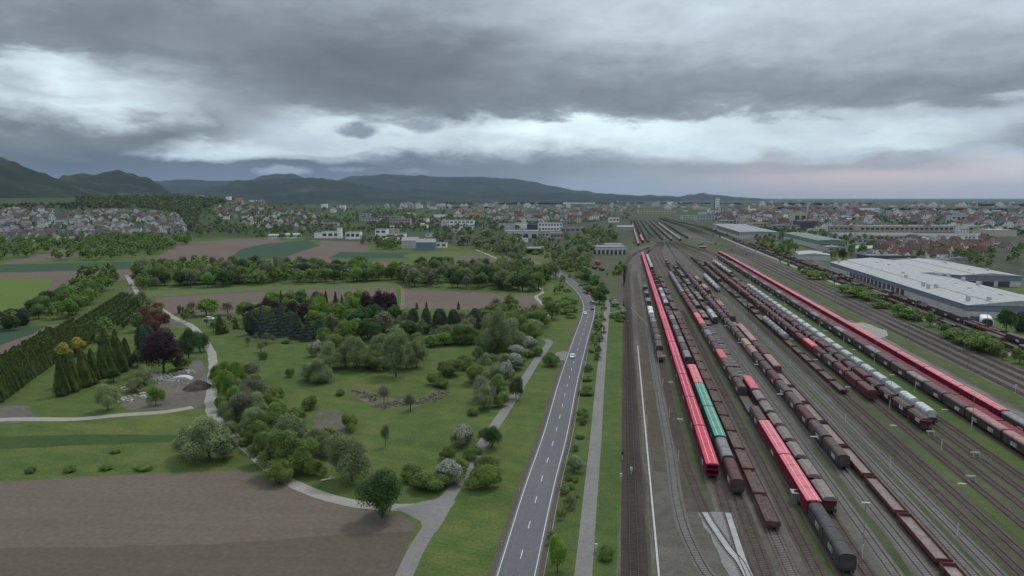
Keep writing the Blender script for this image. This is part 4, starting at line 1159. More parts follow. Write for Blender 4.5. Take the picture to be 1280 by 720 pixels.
for a in ((532, 612, 28, 'bush', 50), (515, 600, 24, 'bush', 34), (560, 604, 34, 'blossom', 44), (545, 612, 22, 'bush', 36), (575, 592, 24, 'bush', 36), (598, 612, 26, 'bush', 34), (610, 590, 24, 'bush', 36), (577, 556, 30, 'blossom', 34), (560, 575, 18, 'bush', 26), (590, 575, 20, 'bush', 28)):
    T(*a, zone='beside the grey footpath near the junction')
T(608, 612, 34, 'bush', 40, label='rounded light green bush right of the footpath, nearest the camera')
T(615, 562, 33, 'dark', 31, label='round dark green tree overhanging the footpath, nearer of two'); T(645, 499, 29, 'dark', 24, label='round dark green tree overhanging the footpath, farther of two')
T(697, 716, 50, 'bright', 38, label='bright lime green round tree between road and cycle path, at bottom edge')
T(757, 700, 18, 'bush', 22, label='dark low bush on the grass between cycle path and railway')
T(690, 459, 20, 'bush', 30, label='wide green bush left of the lay-by')
for a in ((352, 592, 62, 'broad', 62), (378, 590, 48, 'broad', 50), (330, 580, 46, 'broad', 44), (348, 606, 34, 'broad', 36), (392, 596, 26, 'bush', 34), (365, 562, 50, 'willow', 56), (395, 570, 42, 'willow', 46), (325, 560, 40, 'broad', 44), (345, 540, 44, 'broad', 40), (318, 545, 40, 'willow', 40), (370, 530, 24, 'bush', 36), (412, 555, 22, 'bush', 30)):
    T(*a, zone='in the thicket beside the curving gravel track')
for a in ((262, 576, 62, 'willow', 64), (238, 572, 46, 'willow', 46), (282, 576, 36, 'willow', 34)):
    T(*a, zone='in the willow clump beside the ploughed field')
for a in ((283, 503, 46, 'bright', 30), (275, 483, 34, 'bright', 28), (296, 490, 40, 'bright', 28), (295, 515, 36, 'bright', 28), (275, 515, 20, 'bush', 20)):
    T(*a, zone='in the lime green row right of the dirt yard')
for a in ((305, 525, 40, 'grey', 40), (320, 505, 34, 'grey', 34), (330, 520, 30, 'broad', 30), (312, 480, 30, 'grey', 34), (345, 505, 26, 'bush', 30), (388, 512, 20, 'bush', 28)):
    T(*a, zone='in the scrub between dirt yard and meadow')
T(437, 538, 25, 'bush', 30, label='dark domed bush on bare ground in the middle of the meadow'); T(425, 495, 9, 'bush', 14, label='tiny dark bush alone on the meadow')
T(363, 472, 14, 'bush', 14, label='small dark bush alone at the left of the meadow')
for a in ((398, 478, 30, 'willow', 38), (386, 476, 22, 'willow', 26), (412, 462, 34, 'willow', 34), (395, 446, 22, 'blossom', 20), (447, 463, 46, 'willow', 38), (432, 460, 30, 'willow', 30), (475, 455, 40, 'willow', 36), (521, 460, 40, 'willow', 34), (508, 462, 40, 'willow', 30), (543, 481, 18, 'bush', 26), (556, 468, 18, 'bush', 24), (565, 470, 26, 'broad', 34), (580, 462, 20, 'bush', 26), (552, 485, 14, 'bush', 24)):
    T(*a, zone='around the middle of the park meadow')
T(495, 472, 62, 'willow', 44, label='tall feathery green tree with a clear dark trunk in the park meadow')
T(513, 514, 24, 'grey', 18, label='small bare grey tree at the edge of the reed patch'); T(480, 506, 26, 'grey', 18, label='thin bare tree behind the reed patch')
T(482, 560, 30, 'grey', 12, label='young slim tree in the front meadow'); T(330, 450, 12, 'bush', 14, label='low bush beside the straight spruces')
for a in ((328, 420, 38, 'spruce', 20), (341, 421, 37, 'spruce', 20), (354, 421, 35, 'spruce', 19), (372, 424, 36, 'spruce', 20), (386, 426, 34, 'spruce', 20), (362, 419, 30, 'spruce', 18), (400, 424, 30, 'spruce', 20), (315, 419, 30, 'pine', 18), (352, 410, 34, 'spruce', 18)):
    T(*a, zone='in the spruce row left of the park meadow')
for a in ((325, 405, 28, 'purple', 24), (345, 405, 28, 'purple', 24), (368, 405, 28, 'purple', 26), (335, 398, 24, 'purple', 22), (460, 400, 34, 'purple', 26), (486, 402, 40, 'purple', 30), (476, 396, 32, 'purple', 24), (380, 402, 26, 'purple', 24), (314, 404, 24, 'purple', 22)):
    T(*a, zone='among the park trees by the brown field')
for a in ((352, 392, 28, 'thuja', 6), (358, 396, 24, 'thuja', 8), (420, 393, 28, 'thuja', 7), (408, 394, 30, 'thuja', 8), (428, 395, 26, 'thuja', 7), (444, 392, 26, 'thuja', 7), (521, 387, 9, 'thuja', 4), (533, 387, 10, 'thuja', 4), (573, 387, 10, 'thuja', 4), (224, 392, 9, 'thuja', 4), (229, 392, 9, 'thuja', 4), (275, 418, 24, 'thuja', 12), (295, 412, 14, 'thuja', 8), (282, 416, 10, 'thuja', 8)):
    T(*a, zone='standing up along the brown field edge')
for a in ((443, 425, 30, 'bright', 24), (398, 405, 36, 'bright', 26), (440, 402, 34, 'bright', 24), (425, 405, 30, 'bright', 24), (410, 410, 28, 'broad', 22), (258, 396, 26, 'bright', 30), (305, 400, 26, 'bright', 22), (322, 398, 22, 'bright', 22), (340, 397, 18, 'bright', 20), (512, 420, 20, 'bright', 22), (470, 410, 34, 'dark', 26), (455, 415, 36, 'dark', 26), (480, 420, 34, 'grey', 26), (465, 428, 30, 'dark', 26), (430, 425, 26, 'broad', 24), (405, 430, 22, 'broad', 24), (420, 440, 26, 'broad', 26), (240, 392, 16, 'grey', 16), (285, 394, 18, 'grey', 18), (312, 410, 24, 'broad', 22)):
    T(*a, zone='in the wooded belt behind the park meadow')
for a in ((517, 416, 30, 'pine', 16), (533, 417, 31, 'pine', 15), (550, 418, 32, 'pine', 19), (567, 415, 28, 'pine', 17), (578, 414, 26, 'grey', 14), (594, 412, 26, 'pine', 15), (606, 408, 18, 'pine', 14)):
    T(*a, zone='in the dark conifer row right of the farm lane')
for a in ((520, 432, 18, 'broad', 26), (538, 434, 18, 'broad', 28), (556, 432, 18, 'bright', 28), (574, 430, 20, 'bush', 30), (590, 430, 20, 'broad', 28), (606, 428, 20, 'broad', 28), (504, 432, 20, 'broad', 26), (560, 426, 22, 'willow', 24)):
    T(*a, zone='in the leafy hedge behind the meadow')
for a in ((622, 445, 56, 'willow', 44), (638, 440, 44, 'willow', 36), (610, 440, 40, 'willow', 34), (650, 425, 34, 'broad', 34), (664, 430, 30, 'broad', 30), (655, 405, 22, 'broad', 26), (675, 410, 26, 'broad', 28), (690, 400, 26, 'broad', 26), (668, 418, 22, 'willow', 26), (648, 450, 22, 'blossom', 30), (658, 440, 22, 'blossom', 26), (640, 462, 24, 'blossom', 34), (632, 480, 30, 'blossom', 26), (622, 500, 36, 'broad', 32), (612, 508, 26, 'grey', 20), (628, 508, 22, 'bush', 24), (640, 395, 26, 'broad', 28), (625, 400, 24, 'broad', 26), (610, 405, 20, 'broad', 24), (685, 388, 20, 'broad', 20), (592, 520, 12, 'bush', 18), (672, 445, 14, 'bush', 18), (605, 545, 12, 'bush', 16)):
    T(*a, zone='along the left side of the footpath')
# left gardens
T(205, 466, 56, 'purple', 58, label='big dark purple copper beech left of the gravel track bend')
for a in ((188, 425, 34, 'redbrown', 26), (198, 412, 28, 'redbrown', 30), (182, 405, 24, 'redbrown', 22), (172, 415, 24, 'broad', 26)):
    T(*a, zone='behind the copper beech')
for a in ((236, 450, 38, 'dark', 34), (250, 440, 28, 'dark', 24), (228, 462, 20, 'bush', 24), (183, 445, 40, 'pine', 22), (172, 460, 24, 'dark', 20)):
    T(*a, zone='around the copper beech')
for a in ((78, 495, 52, 'thuja', 20), (92, 490, 50, 'thuja', 18), (105, 484, 48, 'thuja', 18), (116, 480, 44, 'thuja', 18), (86, 482, 40, 'thuja', 18), (128, 474, 40, 'thuja', 16), (139, 470, 38, 'thuja', 16), (152, 466, 40, 'thuja', 16), (158, 458, 36, 'thuja', 16), (146, 456, 42, 'thuja', 16), (132, 450, 40, 'thuja', 18)):
    T(*a, zone='in the garden conifer group left of the dirt yard')
T(97, 446, 27, 'yellow', 24, label='yellow leaved round tree among the tall garden conifers'); T(78, 452, 22, 'yellow', 24, label='dull yellow tree left of the brighter yellow one')
T(137, 440, 42, 'broad', 34, label='large mid green tree behind the tall garden conifers')
for a in ((180, 480, 28, 'willow', 34), (135, 514, 36, 'willow', 34), (168, 490, 20, 'willow', 24), (142, 478, 20, 'dark', 20)):
    T(*a, zone='at the left edge of the dirt yard')
T(195, 508, 27, 'bright', 22, label='small bright green round tree in front of the rubble')
T(40, 592, 9, 'bush', 16, label='leftmost small grey bush along the ploughed field'); T(88, 590, 10, 'bush', 18, label='second small grey bush along the ploughed field')
T(134, 588, 9, 'bush', 20, label='third small bush along the ploughed field'); T(180, 587, 10, 'bush', 30, label='widest small bush along the ploughed field'); T(145, 567, 6, 'bush', 14, label='tiny dark bush in the grass strip left')

PEND = []; HPEND = []
def inpoly(x, y, p):
    c = False; j = len(p) - 1
    for i in range(len(p)):
        if (p[i][1] > y) != (p[j][1] > y) and x < (p[j][0] - p[i][0]) * (y - p[i][1]) / (p[j][1] - p[i][1]) + p[i][0]: c = not c
        j = i
    return c
def fill(poly, n, mix, hm, zone, gap=.8, seed=1, px=True):
    """individual trees filling an area outlined on the photograph"""
    rng = random.Random(seed); xs = [p[0] for p in poly]; ys = [p[1] for p in poly]; got = []; tries = 0
    while len(got) < n and tries < n * 60:
        tries += 1; a, b = rng.uniform(min(xs), max(xs)), rng.uniform(min(ys), max(ys))
        if not inpoly(a, b, poly): continue
        x, y, z = G(a, b); h = rng.uniform(*hm)
        if any((x - q[0]) ** 2 + (y - q[1]) ** 2 < ((h + q[2]) * .5 * gap) ** 2 for q in got): continue
        got.append((x, y, h)); sp = rng.choice(mix); f = {'bush': .5, 'blossom': .6}.get(sp, 1)
        PEND.append((h / math.hypot(x, y), x, y, z, sp, h * f, zone))
    return len(got)
fill([(172, 362), (168, 345), (200, 336), (330, 335), (440, 338), (500, 345), (500, 352), (330, 357), (190, 362)], 190, ['broad', 'broad', 'broad', 'bright', 'dark', 'grey'], (9, 15), 'in the long belt behind the pale crop', .5, 2)
fill([(505, 358), (500, 345), (560, 335), (640, 338), (690, 348), (670, 366), (600, 363)], 110, ['broad', 'broad', 'grey', 'dark', 'willow'], (9, 16), 'in the grove behind the right brown field', .5, 3)
fill([(-60, 332), (-60, 305), (85, 300), (85, 312), (40, 322)], 110, ['dark', 'broad', 'broad'], (9, 14), 'in the dark wood at the far left below the village', .5, 4)
fill([(62, 326), (85, 316), (95, 300), (160, 296), (238, 300), (240, 308), (185, 322), (120, 327)], 170, ['broad', 'broad', 'bright'], (9, 14), 'in the light green wood below the village', .5, 5)
fill([(240, 292), (250, 296), (350, 296), (480, 294), (470, 288), (330, 286), (240, 286)], 80, ['broad', 'dark', 'grey'], (9, 15), 'in the hedge row behind the far brown fields', .55, 6)
fill([(320, 300), (390, 303), (385, 298), (320, 296)], 8, ['dark', 'broad'], (8, 12), 'on the edge of the far crop field', .8, 61)
fill([(452, 313), (455, 303), (505, 303), (512, 313)], 26, ['broad'], (11, 15), 'in the round copse before the grey sheds', .5, 7)
fill([(535, 300), (560, 292), (650, 300), (660, 325), (640, 330), (600, 312), (545, 306)], 95, ['broad', 'dark', 'grey', 'willow'], (9, 17), 'in the grove left of the main road start', .5, 8)
fill([(655, 330), (650, 320), (690, 345), (716, 365), (726, 385), (718, 400), (700, 390), (690, 360)], 16, ['broad', 'bush', 'bush'], (5, 9), 'between footpath and road bend', .7, 9)
fill([(660, 316), (672, 305), (700, 310), (735, 345), (757, 368), (752, 385), (742, 370), (722, 350), (690, 330)], 60, ['broad', 'bright', 'bush', 'dark'], (6, 11), 'along the right side of the road bend', .5, 10)
fill([(712, 312), (735, 290), (762, 285), (775, 300), (745, 312), (728, 335), (715, 330)], 60, ['broad', 'dark', 'willow'], (9, 18), 'beside the grey depot building', .55, 12)
fill([(770, 345), (768, 332), (780, 330), (779, 346)], 5, ['broad', 'bush'], (6, 8), 'left of the single track by the far throat', .7, 13)
fill([(748, 392), (757, 380), (757, 410), (740, 480), (732, 520), (715, 640), (690, 690), (700, 640), (722, 540), (738, 440)], 40, ['bush', 'bush', 'broad', 'willow'], (2.2, 4.4), 'in the shrub strip between road and cycle path', .7, 14)
fill([(764, 372), (779, 380), (778, 405), (764, 400)], 9, ['bush', 'blossom'], (4, 7), 'at the far end of the cycle path meadow', .7, 15)
fill([(50, 402), (40, 392), (75, 372), (105, 345), (140, 343), (150, 352), (120, 380), (85, 400)], 60, ['broad', 'broad', 'bright', 'dark'], (7, 12), 'in the tree belt between bright crop and nursery', .5, 16)
for a in ((108, 371, 16, 'pine', 8), (88, 378, 14, 'pine', 8), (100, 362, 18, 'pine', 9), (113, 355, 20, 'dark', 12), (67, 382, 12, 'pine', 7), (54, 385, 8, 'pine', 6), (33, 392, 6, 'pine', 6), (40, 392, 7, 'pine', 7)):
    T(*a, zone='dotted along the far left tree belt')
fill([(-10, 418), (0, 402), (30, 398), (32, 408), (14, 414)], 14, ['pine', 'dark'], (6, 9), 'in the dark hedge beside the small teal crop', .5, 17)
fill([(175, 395), (165, 385), (180, 378), (200, 396), (205, 410), (180, 400)], 10, ['broad', 'redbrown', 'grey'], (6, 10), 'at the corner of the gravel track and nursery', .7, 18)
fill([(215, 400), (225, 392), (300, 396), (310, 412), (280, 425), (250, 412)], 12, ['bush', 'grey', 'broad'], (4, 7), 'in the garden right of the gravel track', .9, 19)
fill([(300, 440), (320, 425), (400, 430), (380, 445), (320, 450)], 7, ['bush', 'grey'], (3, 5), 'on the lawn before the spruce row', .9, 20)
fill([(620, 388), (665, 392), (680, 400), (660, 420), (640, 405), (600, 395)], 34, ['broad', 'grey', 'bush'], (6, 11), 'in the scrub below the right brown field', .55, 21)
fill([(265, 545), (280, 520), (320, 510), (335, 545), (345, 575), (300, 560)], 9, ['bush', 'willow', 'bush'], (4, 7), 'in the tangled scrub along the track', .8, 22)
fill([(700, 345), (715, 330), (775, 330), (778, 350), (770, 375), (745, 370)], 12, ['bush', 'broad', 'grey'], (3, 6), 'on the waste ground by the red locomotive', .9, 71)
fill([(780, 306), (800, 296), (900, 306), (960, 324), (880, 312)], 12, ['bush', 'broad'], (3, 5), 'in the grass at the yard throat', 1, 72)
fill([(850, 275), (900, 290), (1000, 325), (990, 330), (890, 296), (845, 280)], 24, ['bush', 'broad'], (3, 7), 'in the green wedge beside the main line', .8, 73)
# bushes right of the main line
def ytree(k, y, sp, h, zone, j=.03, rng=random.Random(5)):
    t = KT(k + rng.uniform(-j, j)); s = SY(y, t); x, yy = yard(s, t); tree(x, yy, 0, sp, h, None, None, zone)
for i in range(38):
    ytree(2.37, 500 - i * 4.6 + random.uniform(-1, 1), random.choice(['broad', 'bush', 'grey', 'bush']), random.uniform(4, 8), 'in the green strip beside the main line')
for i in range(12):
    ytree(2.2 + .6, 306 + i * 1.2, 'broad', random.uniform(5, 9), 'along the line north of the warehouse', .08)
T(1257, 418, 36, 'dark', 26, label='big green tree in front of the warehouse at the right edge'); T(1276, 415, 26, 'pine', 18, label='dark conifer cut by the right edge of the picture')
T(1053, 326, 15, 'dark', 15, label='single green tree behind the near corner of the white roofed warehouse')
fill([(1020, 325), (1150, 327), (1270, 330), (1290, 312), (1200, 318), (1090, 300), (1040, 300), (1030, 318)], 60, ['broad', 'dark', 'bright'], (8, 13), 'between the red roofed houses and the warehouses', .8, 23)
fill([(1205, 334), (1235, 336), (1250, 325), (1245, 316), (1215, 318)], 10, ['broad', 'bright'], (8, 12), 'at the right end of the red roofed houses', .8, 24)
fill([(940, 300), (965, 318), (1000, 316), (985, 300), (1035, 300), (1030, 290), (960, 286), (945, 292)], 70, ['broad', 'dark', 'grey'], (8, 13), 'around the green industrial hall', .6, 25)
fill([(640, 305), (720, 305), (716, 292), (650, 290)], 30, ['broad', 'grey'], (6, 10), 'behind the white office complex', .9, 26)

fill([(300, 408), (305, 392), (345, 380), (495, 378), (497, 405), (470, 428), (400, 424)], 46, ['broad', 'dark', 'bright', 'dark', 'grey'], (8, 13), 'in the wooded belt behind the park meadow', .55, 81)
fill([(505, 425), (505, 408), (610, 404), (660, 410), (640, 430), (600, 432)], 30, ['broad', 'willow', 'dark', 'grey'], (6, 11), 'in the leafy hedge behind the meadow', .6, 82)
fill([(430, 466), (440, 440), (520, 440), (530, 462), (480, 468)], 12, ['willow', 'willow', 'broad'], (6, 10), 'around the middle of the park meadow', .6, 83)
fill([(590, 470), (600, 440), (640, 420), (675, 425), (655, 450), (625, 500), (600, 520)], 26, ['willow', 'broad', 'bush', 'grey'], (5, 9), 'along the left side of the footpath', .6, 84)
fill([(285, 520), (300, 480), (330, 490), (350, 520), (345, 545), (320, 545)], 14, ['broad', 'willow', 'grey'], (5, 9), 'in the scrub between dirt yard and meadow', .6, 85)
# ---- nursery rows: hundreds of clipped conifers
A0, A1 = G(-25, 510)[:2], G(168, 373)[:2]
B0, B1 = G(60, 475)[:2], G(183, 392)[:2]
cnt = 0; spare = []
poly_n = [(-25, 520), (0, 503), (62, 462), (120, 430), (182, 396), (170, 374), (152, 371), (95, 404), (0, 455), (-25, 470)]
rng = random.Random(3)
dx, dy = A1[0] - A0[0], A1[1] - A0[1]; ln = math.hypot(dx, dy); dx /= ln; dy /= ln
cells = []
for i in range(-60, 220):
    for j in range(-25, 75):
        x = A0[0] + dx * i * 2.3 + dy * j * 4.0; y = A0[1] + dy * i * 2.3 - dx * j * 4.0
        if y < 120: continue
        zc = depth(x, y); a = 640 + FPX * x / zc; b = 360 - FPX * ((y * sp - H * cp) / zc)
        if inpoly(a, b, poly_n): cells.append((math.hypot(x, y), x + rng.uniform(-.3, .3), y + rng.uniform(-.3, .3)))
cells.sort()
for d_, x, y in cells[:290]:
    h = rng.uniform(5.4, 6.8)
    cm, tm, W, Ht = treeproto('thuja', 1 if d_ < 330 else 2, rng.randrange(4)); s = h / Ht
    o = link('nursery_conifer', None, loc=(x, y, 0), rz=rng.uniform(0, 6), sc=(.86, .86, s)); link('crown', cm, o); link('trunk', tm, o)
    tag(o, 'slim green conifer in the dense rows of the tree nursery', 'tree', 'nursery conifers in rows')
print('nursery cells', len(cells))

def clump_mass(name, items, m, nq, size, seed=5):
    """one mesh of many far crowns: items are (x, y, z, height, halfwidth)"""
    r = np.random.default_rng(seed); N = len(items); it = np.array(items)
    pts, out = leaves(N * nq, 1, r, 'round', 7)
    base = np.repeat(it, nq, 0)
    P3 = np.stack([base[:, 0] + pts[:, 0] * base[:, 4], base[:, 1] + pts[:, 1] * base[:, 4], base[:, 2] + pts[:, 2] * base[:, 3]], 1)
    n = len(P3); nrm = out + r.standard_normal((n, 3)) * .5 + np.array([0, 0, .4]); nrm /= np.linalg.norm(nrm, axis=1)[:, None]
    u = np.cross(nrm, r.standard_normal((n, 3))); u /= np.linalg.norm(u, axis=1)[:, None]; v = np.cross(nrm, u)
    s = size * (base[:, 3:4] / 10) * (.7 + .6 * r.random((n, 1)))
    V = np.stack([P3 - u * s * .5, P3 - v * s * .4, P3 + u * s * .5, P3 + v * s * .4], 1).reshape(-1, 3)
    me = bpy.data.meshes.new(name); me.vertices.add(4 * n); me.vertices.foreach_set('co', V.astype(np.float32).ravel())
    me.loops.add(4 * n); me.loops.foreach_set('vertex_index', np.arange(4 * n, dtype=np.int32))
    me.polygons.add(n); me.polygons.foreach_set('loop_start', np.arange(0, 4 * n, 4, dtype=np.int32)); me.polygons.foreach_set('loop_total', np.full(n, 4, dtype=np.int32))
    me.materials.append(m); me.update(); return struct(name, me, 'stuff')
if cells[290:]:
    clump_mass('far_nursery_rows', [(x, y, 0, 5.2, 1.15) for d_, x, y in cells[290:]], LM['thuja'], 90, 1.6)
def scatter(poly, n, hm, seed, wr=.48):
    rng = random.Random(seed); xs = [p[0] for p in poly]; ys = [p[1] for p in poly]; out = []
    while len(out) < n:
        a, b = rng.uniform(min(xs), max(xs)), rng.uniform(min(ys), max(ys))
        if inpoly(a, b, poly):
            x, y, z = G(a, b); h = rng.uniform(*hm); out.append((x, y, z - .5, h, h * wr))
    return out
woodm = leafmat('far_leaves', (.085, .125, .048), (.15, .195, .07), 0); woodd = leafmat('far_dark_leaves', (.055, .088, .038), (.10, .14, .056), 0)
clump_mass('hillside_wood', scatter([(96, 238), (215, 240), (300, 243), (460, 251), (560, 253), (560, 258), (440, 258), (300, 250), (252, 262), (235, 300), (240, 290), (225, 268), (180, 262), (120, 262), (96, 256)], 2000, (9, 16), 31), woodm, 34, 3.0)
clump_mass('hillside_wood', scatter([(-120, 244), (100, 240), (100, 247), (-120, 248)], 260, (8, 13), 32) + scatter([(-60, 257), (100, 257), (130, 263), (-60, 263)], 150, (8, 12), 35), woodd, 34, 3.0)
clump_mass('village_trees', scatter([(-60, 262), (240, 264), (250, 292), (160, 298), (-60, 301)], 420, (6, 10), 33), woodd, 40, 2.4)
clump_mass('hillside_trees', scatter([(235, 262), (300, 246), (420, 252), (520, 258), (520, 270), (430, 283), (330, 292), (240, 292)], 460, (7, 13), 34), woodm, 36, 2.8)
clump_mass('town_trees', scatter([(460, 259), (800, 256), (785, 275), (700, 283), (620, 290), (460, 290)], 900, (8, 14), 36), woodm, 34, 2.8)
clump_mass('town_trees', scatter([(880, 262), (1290, 262), (1290, 300), (1180, 285), (1050, 276), (960, 296), (900, 285)], 900, (8, 14), 37), woodd, 34, 2.8)
# far woodland of the plain
def canopy(name, px0, px1, r0, r1, h, seed, m, thr=-.1, nx=420, ny=26):
    mb = MB()
    for i in range(nx + 1):
        a = azel(px0 + (px1 - px0) * i / nx, 252)[0]
        for j in range(ny + 1):
            r = r0 * (r1 / r0) ** (j / ny); x, y = math.sin(a) * r, math.cos(a) * r
            q = mnoise.fractal(Vector((x * .0007, y * .0007, seed)), 1, 2, 4)
            z = (h + random.uniform(-4, 3)) if q > thr else -4
            mb.v.append((x, y, z))
    for i in range(nx):
        for j in range(ny):
            o = i * (ny + 1) + j; mb.f.append([o, o + 1, o + ny + 2, o + ny + 1]); mb.m.append(0)
    return struct(name, mb.mesh(name, m), 'stuff')
fwood = groundmat('far_wood', [(.3, (.03, .046, .024)), (.5, (.048, .068, .032)), (.7, (.08, .1, .045))], big=.004, small=.03, mix=.5, fine=.1)
canopy('distant_forest', 380, 1420, 4300, 6800, 10, 3, fwood, .12)
canopy('distant_forest', 300, 1420, 6600, 24000, 20, 8, fwood, -.22)

# ------------------------------------------------------------------ buildings
WALLC = dict(white=(.78, .77, .74), cream=(.5, .44, .33), grey=(.33, .33, .33), yellow=(.55, .46, .22), blue=(.16, .25, .36), green=(.17, .24, .19), beige=(.42, .37, .3), dark=(.08, .085, .09), brick=(.28, .13, .09), pink=(.45, .33, .32), palegrey=(.46, .47, .47), bluegrey=(.16, .21, .27))
ROOFC = dict(red=(.135, .068, .056), darkred=(.078, .042, .038), brown=(.085, .066, .058), grey=(.17, .17, .175), dark=(.075, .07, .072), white=(.34, .35, .35), palegrey=(.25, .26, .26), green=(.17, .21, .18), orange=(.24, .11, .075), tan=(.38, .33, .24))
def WM_(c): return mat('wall_' + c, WALLC[c], .85, .1, .3)
def RM_(c): return mat('roof_' + c, ROOFC[c], .85, .2, .5)
M_WIN = mat('window_dark', (.045, .052, .06), .3, .2, 1, spec=.5)
HC = {}
def houseproto(wc, rc, var):
    key = (wc, rc, var)
    if key in HC: return HC[key]
    rng = random.Random(str(key)); w, l, h = rng.uniform(8, 10.5), rng.uniform(10, 14), rng.uniform(4.5, 6.2); rh = w * rng.uniform(.42, .55)
    m = MB().use(WM_(wc)).prism([(-w / 2, -3), (-w / 2, h), (0, h + rh), (w / 2, h), (w / 2, -3)], -l / 2, l / 2)
    for z in (1.2, 3.6):
        for i in range(3):
            y = -l / 3 + i * l / 3
            for sx in (-1, 1):
                a, b = sorted((sx * w / 2, sx * (w / 2 + .04))); m.use(M_WIN).box(a, b, y - .6, y + .6, z, z + 1.3)
            x = -w / 3.2 + i * w / 3.2
            for sy in (-1, 1):
                a, b = sorted((sy * l / 2, sy * (l / 2 + .04))); m.use(M_WIN).box(x - .5, x + .5, a, b, z, z + 1.3)
    for sy in (-1, 1):
        a, b = sorted((sy * l / 2, sy * (l / 2 + .04))); m.box(-.5, .5, a, b, h + .6, h + 1.7)
    wall = m.mesh('wall'); o = .5; e = rh / (w / 2) * o
    r = MB().use(RM_(rc))
    for sx in (-1, 1):
        r.prism([(0, h + rh + .05), (sx * (w / 2 + o), h - e + .05), (sx * (w / 2 + o), h - e + .3), (0, h + rh + .32)], -l / 2 - .5, l / 2 + .5)
    if var % 2:
        r.box(w * .2, w * .2 + 1.9, -1.4, 1.4, h + .8, h + rh * .82)
    roof = r.mesh('roof'); ch = MB().use(WM_('brick')).box(-w * .18 - .4, -w * .18 + .4, l * .2, l * .2 + .8, h + rh * .4, h + rh + 1).mesh('chimney')
    HC[key] = (wall, roof, ch); return HC[key]
def house(x, y, z, wc, rc, rz, zone, sc=1.0, label=None):
    var = RNG.randrange(3); wall, roof, ch = houseproto(wc, rc, var)
    o = link('house', None, loc=(x, y, z), rz=rz, sc=sc); link('wall', wall, o); rf = link('roof', roof, o); link('chimney', ch, rf)
    tag(o, label or ('%s house with %s roof %s' % (wc, {'darkred': 'dark red'}.get(rc, rc), zone)), 'house', 'houses ' + zone, 1)
def hfill(poly, n, walls, roofs, zone, gap=13, seed=1, sc=(.85, 1.15), dirs=(0,)):
    rng = random.Random(seed); xs = [p[0] for p in poly]; ys = [p[1] for p in poly]; got = []; tr = 0
    while len(got) < n and tr < n * 80:
        tr += 1; a, b = rng.uniform(min(xs), max(xs)), rng.uniform(min(ys), max(ys))
        if not inpoly(a, b, poly): continue
        x, y, z = G(a, b)
        if any((x - q[0]) ** 2 + (y - q[1]) ** 2 < gap ** 2 for q in got): continue
        q_ = rng.uniform(*sc); got.append((x, y)); HPEND.append((q_ / math.hypot(x, y), x, y, z - .5, rng.choice(walls), rng.choice(roofs), rng.choice(dirs) + rng.uniform(-.15, .15) + rng.choice((0, 0, math.pi / 2)), zone, q_))
hfill([(-40, 266), (60, 263), (100, 268), (100, 302), (-40, 303)], 150, ['white', 'white', 'white', 'cream', 'grey'], ['dark', 'grey', 'brown', 'dark'], 'in the left half of the village', 11, 1, dirs=(.3, .7, -.2))
hfill([(100, 268), (150, 264), (225, 272), (232, 291), (160, 296), (100, 301)], 125, ['white', 'white', 'white', 'cream', 'pink'], ['dark', 'grey', 'brown', 'dark'], 'in the right half of the village', 11, 2, dirs=(.3, .9, -.4))
hfill([(262, 262), (285, 254), (330, 256), (400, 266), (400, 282), (330, 287), (290, 283)], 90, ['white', 'white', 'white', 'cream'], ['brown', 'darkred', 'dark', 'brown'], 'in the terraces on the middle hillside', 11, 3, dirs=(.2, .8))
hfill([(280, 246), (440, 252), (520, 258), (520, 266), (420, 266), (300, 256)], 16, ['white', 'cream'], ['brown', 'grey', 'orange'], 'scattered among trees on the hilltop', 30, 4, sc=(1.1, 1.6))
hfill([(1088, 318), (1100, 305), (1170, 303), (1240, 310), (1232, 322), (1160, 328), (1110, 326)], 46, ['white', 'white', 'cream', 'pink'], ['darkred', 'darkred', 'brown', 'red'], 'in the estate behind the warehouses', 12, 5, dirs=(-.16, -.16, .9), sc=(.95, 1.2))
hfill([(1075, 312), (1060, 300), (1100, 298), (1250, 300), (1280, 315), (1270, 322), (1245, 308)], 16, ['white', 'beige', 'pink'], ['darkred', 'brown', 'grey'], 'on the estate fringe', 18, 6)
hfill([(560, 262), (780, 258), (760, 274), (700, 280), (640, 278), (570, 272)], 130, ['white', 'cream', 'white', 'beige'], ['red', 'darkred', 'brown', 'grey', 'orange'], 'in the town behind the white offices', 20, 7, sc=(1.2, 2.0))
hfill([(880, 264), (960, 258), (1100, 256), (1100, 266), (1010, 282), (960, 287), (900, 280)], 170, ['white', 'cream', 'beige', 'grey'], ['red', 'darkred', 'brown', 'grey', 'grey'], 'in the town centre by the station', 15, 8, sc=(1.3, 2.3))
hfill([(1100, 257), (1290, 257), (1290, 276), (1200, 282), (1100, 275)], 70, ['white', 'cream', 'beige', 'grey'], ['red', 'brown', 'grey', 'palegrey'], 'in the far right suburb', 26, 9, sc=(1.3, 2.2))

